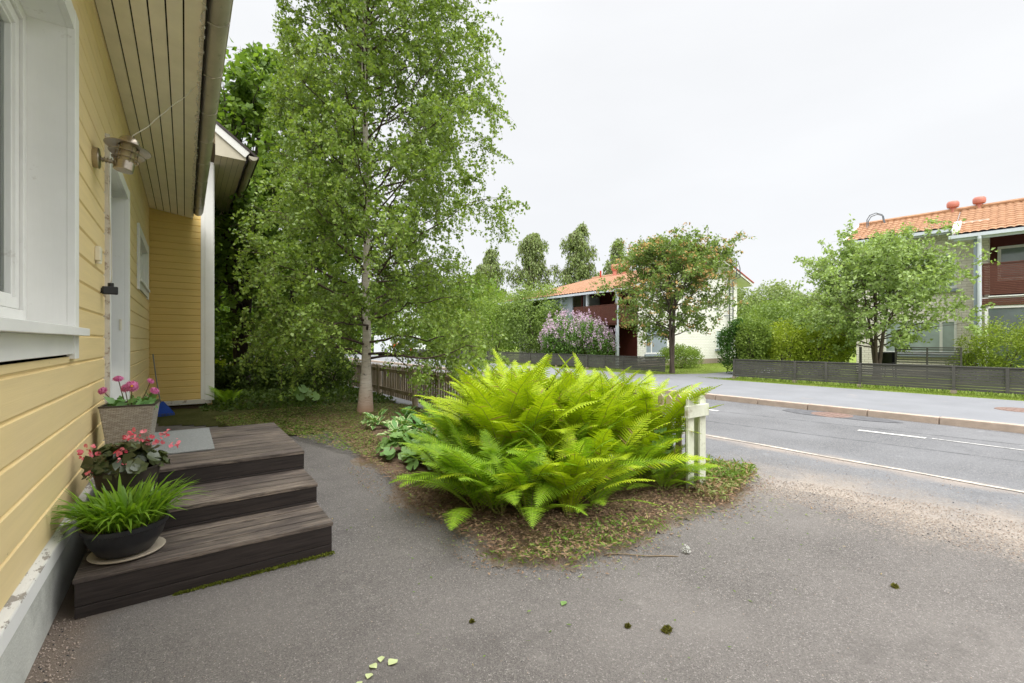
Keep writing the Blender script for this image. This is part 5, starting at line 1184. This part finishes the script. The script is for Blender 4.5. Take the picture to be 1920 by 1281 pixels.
mb.bar((XE, YG - .47, ZE - .02), (XR, YG - .47, ZR - .02), .03, .16); mb.bar((XR, YG - .47, ZR - .02), (XB, YG - .47, ZB - .02), .03, .16); B(mb, 'verge_board', M['white'], t1)
mb = MB(); mb.bar((XE, YG - .485, ZE + .07), (XR, YG - .485, ZR + .07), .10, .05); mb.bar((XR, YG - .485, ZR + .07), (XB, YG - .485, ZB + .07), .10, .05); B(mb, 'verge_flashing', M['redtrim'], t1)
mb = MB(); mb.tube([(XR, YG - .45, ZR + .04), (XR, Y1, ZR + .04)], .10, 8); B(mb, 'ridge', M['tile2'], t1)
mb = MB(); mb.face([(XE, YG - .45, ZE - .03), (XE, Y1, ZE - .03), (18.7, Y1, zw(18.7)), (18.7, YG - .45, zw(18.7))]); mb.face([(18.7, YG - .45, zw(18.7)), (18.7, YG, zw(18.7)), (XR, YG, zw(XR)), (XR, YG - .45, zw(XR))]); mb.face([(XR, YG - .45, zw(XR)), (XR, YG, zw(XR)), (XB, YG, ZB - .14), (XB, YG - .45, ZB - .14)])
mb.face([(28.45, YG, zw(28.45)), (28.45, Y1, zw(28.45)), (XB, Y1, ZB - .14), (XB, YG, ZB - .14)]); B(mb, 'eave_soffit', M['white'], t1)
mb = MB(); mb.box(XE - .12, XE - .01, YG - .45, Y1, ZE - .13, ZE - .02); B(mb, 'eave_gutter', M['grey_pipe'], t1)
for (yy, zz) in ((22.4, 6.34), (21.5, 6.34)): B(MB(), 'x', None) if False else vent(25.4, yy, zz, 1.6, t1)
mb = MB(); mb.tube([(25.5, 23.9, 6.2), (25.5, 23.9, 6.75)], .07, 8); B(mb, 'roof_pipe', M['redtrim'], t1)
mb = MB()  # balcony: corrugated brown parapet, posts
for k in range(16): z = 2.30 + k * .057; mb.box(17.10, 17.125, 14.98, 18.0, z, z + .045); mb.box(17.13, 18.68, 14.955, 14.98, z, z + .045)
mb.box(17.13, 18.68, 15.0, 18.0, 2.22, 2.30); mb.box(17.09, 17.15, 14.95, 18.0, 3.215, 3.25); B(mb, 'balcony', M['brown'], H1)
for yy in (14.97, 17.0, 19.0):
    mb = MB(); mb.box(17.16, 17.28, yy + .01, yy + .13, .0, 3.9); B(mb, 'post', M['grey_pipe'], H1)
mb = MB(); mb.tube([(17.0, 14.9, 3.85), (17.0, 14.9, 3.7), (17.06, 14.86, 3.5), (17.06, 14.86, .1)], .045, 10); B(mb, 'downpipe', M['grey_pipe'], H1)
mb = MB(); mb.box(17.4, 18.6, 17.5, 17.57, 2.4, 3.85); mb.box(17.2, 17.26, 18.2, 20.6, 2.4, 3.85); B(mb, 'pane', M['shutter'], H1)
def simple_window(parent, P0, U, w_, h_, nrm, frame=.07, mull=None, panem=None, sill=True, build=None):
    """P0 lower left corner on the wall, U along, nrm outward"""
    build = build or (lambda mb, n, m, p: B(mb, n, m, p)); U = Vector(U); Nn = Vector(nrm); P0 = Vector(P0); Z = Vector((0, 0, 1))
    def bx(mb, a0, a1, b0, b1, n0, n1): vs = [P0 + U * a + Z * b + Nn * n for a in (a0, a1) for n in (n0, n1) for b in (b0, b1)]; mb.add(vs, [(0, 1, 3, 2), (4, 6, 7, 5), (0, 4, 5, 1), (2, 3, 7, 6), (0, 2, 6, 4), (1, 5, 7, 3)])
    mb = MB(); f = frame; bx(mb, 0, f, 0, h_, .0, .03); bx(mb, w_ - f, w_, 0, h_, .0, .03); bx(mb, f, w_ - f, h_ - f, h_, .0, .03); bx(mb, f, w_ - f, 0, f, .0, .03)
    if mull is not None: bx(mb, mull - f * .6, mull + f * .6, f, h_ - f, .0, .028)
    fr = build(mb, 'window', M['white'], parent); mb = MB(); bx(mb, f, w_ - f, f, h_ - f, .004, .010); build(mb, 'pane', panem or M['glass_sky'], fr)
    if sill: mb = MB(); bx(mb, -.05, w_ + .05, -.12, -.02, .0, .10); build(mb, 'sill', M['bluegrey'], fr)
    return fr
M['glass_sky'] = glass_mat('window_glass_pale', s2l((128, 142, 140)), .08); M['glass_dim'] = glass_mat('window_glass_blind', s2l((168, 180, 178)), .15)
simple_window(H1, (25.95, YG, .95), (1, 0, 0), .75, 1.15, (0, -1, 0), mull=None, panem=M['glass_dim']); simple_window(H1, (19.3, YG, .75), (1, 0, 0), 1.9, 1.5, (0, -1, 0), mull=.5, panem=M['shutter'])
ld = MB(); lx = 27.2
for xx in (lx, lx + .42): ld.tube([(xx, YG - .18, .5), (xx, YG - .18, 5.2), (xx, YG - .62, 5.35), (xx, YG - .62, 5.9), (xx, YG - .5, 6.35), (xx, YG - .15, 6.5), (xx, YG + .15, 6.35), (xx, YG + .2, 5.95)], .034, 6)
for k in range(17): ld.tube([(lx, YG - .18, .6 + k * .28), (lx + .42, YG - .18, .6 + k * .28)], .018, 5)
for z in (1.0, 3.0, 4.8): ld.tube([(lx - .3, YG - .0, z), (lx + .42, YG - .18, z)], .02, 5)
tag(ld.build('ladder', M['ladder'], smooth=True), 'tall galvanised ladder hooked over the white gable roof', 'ladder')

# ---- the white brick house on the right ------------------------------------------
th = R(6.7); H2 = thing('brick_house', 'white brick house with orange roof tiles and brown balcony on the right', 'house', (22.6, 6.9, ZL), -math.pi / 2 + th)
def LB(mb, name, m, parent, **k):
    if parent is H2: mb.v = [(a[0], a[1], a[2] - ZL) for a in mb.v]
    return mb.build(name, m, parent, **k)
def LB2(mb, name, m, parent, **k):   # sub-part of a part of the rotated house
    mb.v = [(a[0], a[1], a[2] - ZL) for a in mb.v]; return mb.build(name, m, parent, **k)
UE = 9.0
mb = MB()
def wallrect(a, b, z0, z1, off=0): mb.face([(a, off, z0), (b, off, z0), (b, off, z1), (a, off, z1)])
wallrect(.0, 3.80, .1, 5.75); mb.face([(0, 0, .1), (0, 7, .1), (0, 7, 5.6), (0, 2.2, 6.5), (0, 0, 5.6)]); mb.face([(3.80, 0, .1), (3.80, .8, .1), (3.8, .8, 5.7), (3.80, 0, 5.7)])
LB2(mb, 'wall', M['brick'], H2)
mb = MB(); wallrect(3.8, UE, .1, 5.8, .8); LB2(mb, 'recess_wall', M['darkred'], H2)
mb = MB(); mb.box(0, UE, 2.0, 7, .1, 5.4); LB2(mb, 'core', M['darkred'], H2)
def htiles(name, u0, u1, e_off, e_z, r_off, r_z, parent):
    U = Vector((1, 0, 0)); V_ = Vector((0, r_off - e_off, r_z - e_z)); l = V_.length; V_.normalize(); parent['loc_build'] = 1
    o = tiles(name, (u0, e_off, e_z - ZL), U, V_, u1 - u0, l, M['tile'], parent, wave=.20, row=.34, amp=.032, res=8); del parent['loc_build']; return o
r1 = htiles('roof', -.28, 2.98, -.5, 5.50, 2.2, 6.60, H2); r2 = htiles('balcony_roof', 2.98, UE, -1.5, 5.06, 2.2, 6.60, H2)
mb = MB(); mb.box(-.3, 2.95, -.62, -.51, 5.36, 5.47); mb.box(-.3, 2.95, -.52, -.49, 5.30, 5.49); mb.box(2.86, UE, -1.62, -1.51, 4.92, 5.03); mb.box(2.98, UE, -1.51, -1.48, 4.84, 5.05); LB2(mb, 'eave_gutter', M['grey_pipe'], r1)
mb = MB(); mb.face([(-.3, -.5, 5.40), (2.98, -.5, 5.40), (2.98, .0, 5.42), (-.3, 0, 5.42)]); LB2(mb, 'eave_soffit', M['bluegrey'], r1)
mb = MB(); mb.face([(2.98, -1.5, 4.90), (UE, -1.5, 4.90), (UE, .8, 5.72), (2.98, .8, 5.72)]); mb.add([(2.96, -1.55, 4.95), (2.96, -.5, 5.38), (2.96, -.5, 5.60), (2.96, -1.55, 5.16)], [(0, 1, 2, 3)]); LB2(mb, 'balcony_soffit', M['bluegrey'], r2)
mb = MB(); mb.add([(2.93, -1.4, 5.02), (2.93, -.35, 5.42), (2.93, -.35, 5.72), (2.93, -1.4, 5.26), (3.12, -1.4, 5.14), (3.12, -.35, 5.54), (3.12, -.35, 5.74), (3.12, -1.4, 5.30)], [(0, 1, 2, 3), (0, 3, 7, 4), (3, 2, 6, 7), (7, 6, 5, 4)]); LB2(mb, 'step_flashing', M['white'], r2)
mb = MB(); mb.tube([(-.28, 2.2, 6.66), (UE, 2.2, 6.66)], .10, 8); LB2(mb, 'ridge', M['tile'], r1)
mb = MB(); mb.bar((-.30, -.5, 5.48), (-.30, 2.2, 6.58), .04, .2); mb.bar((-.30, 2.2, 6.58), (-.3, 5, 5.5), .04, .2); LB2(mb, 'bargeboard', M['white'], r1)
for u in (2.75, 3.49, 6.6):
    mb = MB(); mb.lathe([(.10, -.2), (.10, .16), (.17, .18), (.19, .24), (.19, .36), (.15, .42), (0, .43)], 16, Matrix.Translation((u, 2.2, 6.62))); LB2(mb, 'roof_vent', M['vent'], r1, auto=40)
mb = MB()
for oo in (0, .3): mb.tube([(.1, 1.5 + oo, 6.2), (.1, 1.5 + oo, 6.7), (.2, 1.5 + oo, 6.88), (.4, 1.55 + oo, 6.95), (.6, 1.6 + oo, 6.85), (.66, 1.6 + oo, 6.5)], .02, 6)
o = LB2(mb, 'ladder_hoops', M['ladder'], r1)
bl = lambda mb, n, m, p: LB2(mb, n, m, p)
simple_window(H2, (.9, 0, 3.36), (1, 0, 0), 2.08, 1.32, (0, -1, 0), mull=1.66, panem=M['glass_dim'], build=bl); simple_window(H2, (.9, 0, .95), (1, 0, 0), 2.08, 1.24, (0, -1, 0), mull=1.66, panem=M['glass_dim'], build=bl)
simple_window(H2, (3.99, .8, 3.6), (1, 0, 0), 1.6, 1.22, (0, -1, 0), frame=.09, panem=M['glass_sky'], sill=False, build=bl)
mb = MB()
for k in range(18): z = 2.96 + k * .056; mb.box(3.65, UE, -1.43, -1.40, z, z + .043); mb.box(3.65, 3.68, -1.40, .0, z, z + .043)
for k in range(4): z = 2.60 + k * .06; mb.box(3.65, UE, -1.43, -1.40, z, z + .046); mb.box(3.65, 3.68, -1.4, 0, z, z + .046)
mb.box(3.63, UE, -1.45, -1.37, 3.965, 3.995); bal = LB2(mb, 'balcony', M['brown'], H2)
mb = MB(); mb.box(3.8, UE, -1.46, -1.42, 2.875, 2.91); mb.box(3.66, UE, -1.40, .78, 2.70, 2.86); LB2(mb, 'balcony_floor', M['white'], bal)
mb = MB(); mb.box(3.72, 3.80, -1.40, -1.32, .1, 2.6); mb.box(3.72, UE, -1.40, -1.34, 2.50, 2.58); mb.box(5.5, 5.58, -1.4, -1.32, .1, 2.5); gz = LB2(mb, 'patio_frame', M['white'], H2)
mb = MB(); mb.box(3.81, 5.5, -1.375, -1.365, .2, 2.49); LB2(mb, 'pane', M['glass'], gz)
mb = MB(); mb.box(3.46, 3.54, -1.42, -1.34, .1, 4.9); LB2(mb, 'post', M['bluegrey'], H2)
mb = MB(); mb.tube([(3.6, -1.57, 4.95), (3.6, -1.57, 4.84), (3.6, -1.50, 4.7), (3.6, -1.47, 4.3), (3.6, -1.47, .15)], .055, 12); LB2(mb, 'downpipe', M['grey_pipe'], H2)
# slatted patio screen and things on the patio
def l2w(u, off): return (22.6 + u * math.sin(th) + off * math.cos(th), 6.9 - u * math.cos(th) + off * math.sin(th))
scx, scy = l2w(1.68, -3.5); screen = thing('patio_screen', 'dark slatted screen standing behind the grey fence', 'screen', (scx, scy, ZL), -math.pi / 2 + th)
mb = MB()
for k in range(8): mb.box(.03, 1.56, -.01, .01, .44 + k * .082, .475 + k * .082)
mb.box(0, 1.6, -.03, .03, 1.08, 1.115); mb.build('slats', M['greyfence'], screen)
for u in (0, .78, 1.56): mb = MB(); mb.box(u, u + .045, -.025, .025, 0, 1.08); mb.build('post', M['greyfence'], screen)
px_, py_ = l2w(3.35, -.5); mb = MB(); mb.box(-.35, .35, -.3, .3, 0, .80); mb.box(-.37, .37, -.32, .32, .802, .84); o = mb.build('storage_box', M['black'], loc=(px_, py_, ZL), bevel=.02); o.rotation_euler = (0, 0, th); tag(o, 'black storage box against the wall behind the patio screen', 'storage box')
px_, py_ = l2w(1.35, -2.2); ch = thing('garden_chair', 'black rounded garden chair left of the patio screen', 'chair', (px_, py_, ZL)); mb = MB(); mb.lathe([(.26, .42), (.30, .5), (.33, .9), (.31, .92), (.28, .55), (.0, .45)], 20, None, R(-30), R(210)); mb.build('back', M['black'], ch)
mb = MB(); mb.lathe([(0, .40), (.27, .40), (.27, .45), (0, .46)], 20); mb.build('seat', M['black'], ch)
for a in range(4): mb = MB(); mb.tube([(.2 * math.cos(a * 1.57 + .78), .2 * math.sin(a * 1.57 + .78), .4), (.25 * math.cos(a * 1.57 + .78), .25 * math.sin(a * 1.57 + .78), 0)], .015, 6); mb.build('leg', M['black'], ch)
for i, (x, y, l) in enumerate([(19.9, 6.95, 'grey wooden stake left of the leaning tree stems'), (20.9, 6.25, 'grey wooden stake right of the leaning tree stems')]):
    mb = MB(); mb.box(-.035, .035, -.035, .035, 0, 1.1); tag(mb.build('stake', M['greyfence'], loc=(x, y, ZL)), l, 'stake')

# ---- plants across the street --------------------------------------------------------
rowR = lambda z: np.interp(z, [1.3, 2.2, 3.4, 4.6, 5.6], [1.2, 2.2, 2.45, 1.9, .4])
make_tree('rowan', 'rowan tree with orange brown flower heads before the white gable', 'rowan tree', (16.07, 11.16, ZL), 5.45, .085, 1.3, rowR, 60, .115, 22000, (M['bark_rowan'], M['leaf_rowan']), 17, elev=(66, 22), stems=3, stem_spread=.14, droop=.02, n2=7, n3=5, l2=.42, l3=.20, leafW=.6, tw_droop=.1, spread=.75, bloom=(430, .080, M['rowan_bloom'], 12), top_taper=.08)
make_tree('tree', 'grey green leaning tree in front of the right brick house', 'tree', (18.9, 5.2, ZL), 4.75, .075, 1.0, lambda z: np.interp(z, [.9, 2.1, 3.0, 4.0, 5.0], [1.7, 2.45, 2.35, 1.5, .3]), 58, .105, 25000, (M['bark_rowan'], M['leaf_tree']), 23, elev=(72, 25), stems=4, stem_spread=.30, droop=.02, n2=8, n3=5, l2=.45, l3=.20, leafW=.65, tw_droop=.1, spread=.8, up=.1)
make_bush('lilac', 'lilac bush covered in pink purple blossom behind the slat fence', 'lilac bush', (16.55, 16.7, ZL), [(-.2, 1.2, 1.45, .9, 1.2, 1.25), (.1, -.2, 1.35, .9, 1.1, 1.15), (.3, -1.0, 1.0, .7, .7, .9), (-.3, 1.9, 1.1, .7, .7, 1.0)], 15000, .085, (M['bark_rowan'], M['leaf_lilac']), 4, bloom=(800, .11, M['lilac_bloom'], 14, -.3), shell=.6)
make_bush('shrub', 'low rounded green shrub at the foot of the white gable', 'shrub', (19.6, 13.2, ZL), [(0, 0, .5, 1.3, .9, .62), (1.0, .2, .45, .8, .7, .55)], 9000, .06, (M['bark_rowan'], M['leaf_bush']), 6)
B_ = [('tall green rowan bush left of the lilac', 17.2, 20.9, [(0, 0, 2.5, 1.7, 2.0, 2.2), (0, -1.3, 1.7, 1.2, 1.3, 1.6), (.2, 1.8, 2.7, 1.6, 1.5, 2.0)], 'leaf_rowan', .12, 22000), ('green shrub behind the slat fence left of the tall bush', 16.9, 25.5, [(0, 0, 2.3, 1.5, 2.4, 2.3)], 'leaf_bush', .11, 9000),
      ('green shrub furthest left behind the slat fence', 16.9, 30.5, [(0, 0, 1.8, 1.5, 3.0, 1.9)], 'leaf_bush', .12, 10000)]
for i, (l, x, y, bb, mm, lf, n) in enumerate(B_): make_bush('bush', l, 'bush', (x, y, ZL), bb, n, lf, (M['bark_rowan'], M[mm]), 30 + i, group='bushes behind the left slat fence', shell=.6)
hb = [('dark green shrub at the left end of the hedge behind the right fence', 18.2, 9.5, [(0, 0, 1.05, .8, .75, 1.05)], 'leaf_bush_dark', 9000), ('bright green rounded shrub second in the hedge', 17.9, 8.75, [(0, 0, 1.15, .75, .6, 1.15)], 'leaf_bush', 8000),
      ('yellow green shrub in the middle of the hedge', 18.6, 7.95, [(0, 0, 1.0, .8, .75, 1.05)], 'leaf_yellow', 8000), ('yellow green shrub at the right end of the hedge under the leaning tree', 18.9, 6.9, [(0, 0, .95, .8, .8, 1.0)], 'leaf_yellow', 8000)]
for i, (l, x, y, bb, mm, n) in enumerate(hb): make_bush('hedge_shrub', l, 'shrub', (x, y, ZL), bb, n, .075, (M['bark_rowan'], M[mm]), 50 + i, group='hedge shrubs behind the right slat fence', shell=.6)
make_bush('thuja', 'shaggy yellow green thuja at the right edge before the balcony', 'thuja', (20.4, 2.55, ZL), [(0, 0, .9, .9, .9, 1.0), (.3, -.9, 1.1, .9, .8, 1.15), (-.1, .5, .5, .6, .6, .6)], 16000, .085, (M['bark_rowan'], M['leaf_thuja']), 61, W=.30, shell=.5)
make_bush('bush', 'green shrub with orange tinted tips behind the hedge', 'bush', (27, 12.2, ZL), [(0, 0, 1.9, 2.2, 1.8, 1.8), (1.8, -1.8, 1.6, 1.6, 1.4, 1.7)], 12000, .13, (M['bark_rowan'], M['leaf_rowan']), 62, shell=.6)
make_bush('bush', 'green shrub between the hedge and the right brick house', 'bush', (27.5, 9.6, ZL), [(0, 0, 1.7, 1.6, 1.4, 1.7)], 9000, .13, (M['bark_rowan'], M['leaf_bush']), 63, shell=.6)
# tall birches behind the middle house
tb = [(34.3, 43.1, 14.9, 'tall drooping birch behind the left end of the orange roof'), (38.7, 39.9, 15.9, 'tallest pointed birch behind the orange roof'), (46.8, 40.2, 15.2, 'drooping birch behind the roof vents'), (30.5, 47, 13.0, 'birch half hidden behind the near birch crown')]
for i, (x, y, h, l) in enumerate(tb):
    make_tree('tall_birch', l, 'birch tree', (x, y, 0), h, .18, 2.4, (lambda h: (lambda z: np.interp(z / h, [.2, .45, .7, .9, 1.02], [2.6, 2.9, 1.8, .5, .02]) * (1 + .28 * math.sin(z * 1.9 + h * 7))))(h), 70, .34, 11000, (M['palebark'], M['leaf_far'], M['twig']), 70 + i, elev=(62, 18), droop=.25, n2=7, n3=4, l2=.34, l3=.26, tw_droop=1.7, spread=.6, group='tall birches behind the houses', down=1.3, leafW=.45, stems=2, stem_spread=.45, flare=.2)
# background trees between the houses and behind the garden
rs = random.Random(44)
bt = [(62, 33, 9.0, 3.6, 'dark green tree just right of the white gable, far off'), (66, 29.5, 9.6, 3.8, 'taller far tree between the two brick houses'), (71, 26.5, 8.2, 3.8, 'far tree right of centre between the brick houses'), (75, 22, 8.0, 4.0, 'far tree nearest the right brick house')]
for i, (x, y, h, r_, l) in enumerate(bt):
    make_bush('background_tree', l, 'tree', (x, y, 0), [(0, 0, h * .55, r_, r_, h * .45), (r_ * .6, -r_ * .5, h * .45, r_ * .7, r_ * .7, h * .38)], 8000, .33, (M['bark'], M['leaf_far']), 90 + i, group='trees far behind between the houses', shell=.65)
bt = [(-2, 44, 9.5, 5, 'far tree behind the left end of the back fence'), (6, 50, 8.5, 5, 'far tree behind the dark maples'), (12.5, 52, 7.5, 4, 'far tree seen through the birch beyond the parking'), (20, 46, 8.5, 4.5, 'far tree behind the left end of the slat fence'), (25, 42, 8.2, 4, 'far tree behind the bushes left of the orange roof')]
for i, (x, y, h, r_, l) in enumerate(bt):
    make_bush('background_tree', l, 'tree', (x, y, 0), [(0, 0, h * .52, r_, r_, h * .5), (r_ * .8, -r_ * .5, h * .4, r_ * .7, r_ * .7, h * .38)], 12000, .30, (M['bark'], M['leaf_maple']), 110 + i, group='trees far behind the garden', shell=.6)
# a distant wood closing the horizon
rng = np.random.default_rng(3); az_ = np.radians(np.linspace(-60, 130, 150)); bl_ = []
for a in az_:
    d = rng.uniform(120, 150); bl_.append((math.sin(a) * d, math.cos(a) * d, rng.uniform(1.5, 3), 5, 5, rng.uniform(4, 7)))
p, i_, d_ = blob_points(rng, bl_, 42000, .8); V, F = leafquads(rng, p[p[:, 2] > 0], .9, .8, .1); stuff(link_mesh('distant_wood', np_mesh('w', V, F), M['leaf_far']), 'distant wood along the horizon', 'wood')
# parked white van and a pale house glimpsed through the birch
van = thing('parked_van', 'white van with orange red markings glimpsed through the birch leaves', 'van', (15.5, 38.2, 0), R(20))
mb = MB(); mb.add([(-2.3, -.9, .35), (2.3, -.9, .35), (2.3, .9, .35), (-2.3, .9, .35), (-2.3, -.85, 1.9), (1.4, -.85, 1.9), (1.4, .85, 1.9), (-2.3, .85, 1.9), (2.3, -.85, 1.05), (2.3, .85, 1.05), (1.9, -.85, 1.15), (1.9, .85, 1.15)],
    [(0, 1, 8, 10, 5, 4), (3, 7, 6, 11, 9, 2), (0, 4, 7, 3), (1, 2, 9, 8), (8, 9, 11, 10), (10, 11, 6, 5), (4, 5, 6, 7), (0, 3, 2, 1)]); body = mb.build('body', M['carwhite'], van, bevel=.05)
mb = MB(); mb.box(.4, 1.25, -.905, -.86, 1.15, 1.7); mb.box(-1.0, .2, -.905, -.86, 1.15, 1.7); mb.build('side_window', M['glass'], van)
mb = MB(); mb.box(-1.8, -1.2, -.93, -.89, .9, 1.25); mb.box(.2, .5, -.93, -.89, .6, 1.0); mb.build('marking', M['carred'], van)
for x in (-1.5, 1.5):
    for y in (-.82, .82): mb = MB(); mb.lathe([(0, -.1), (.33, -.1), (.35, -.06), (.35, .06), (.33, .1), (0, .1)], 20, Matrix.Translation((x, y, .35)) @ Matrix.Rotation(R(90), 4, 'X')); mb.build('wheel', M['tyre'], van, smooth=True)
ph = thing('pale_house', 'pale house with pinkish roof glimpsed behind the garden trees', 'house', (7, 60, 0)); mb = MB(); mb.box(-7, 9, 0, 6, 0, 4.2); mb.build('wall', M['brick2'], ph)
mb = MB(); mb.add([(-7.5, -.5, 4.1), (9.5, -.5, 4.1), (9.5, 6.5, 4.1), (-7.5, 6.5, 4.1), (-7.5, 3, 6.2), (9.5, 3, 6.2)], [(0, 1, 5, 4), (2, 3, 4, 5), (0, 4, 3), (1, 2, 5), (0, 3, 2, 1)]); mb.build('roof', M['tile2'], ph)
for x in (-5, -2, 2, 5.5): mb = MB(); mb.box(x, x + 1.4, -.03, -.004, 1.2, 2.6); mb.build('window', M['glass'], ph)
sheet('parking_lot', [(5.0, 34.5), (15.3, 36.2), (24, 37), (26, 58), (-2, 58), (3.8, 40)], M['walk'], .004)
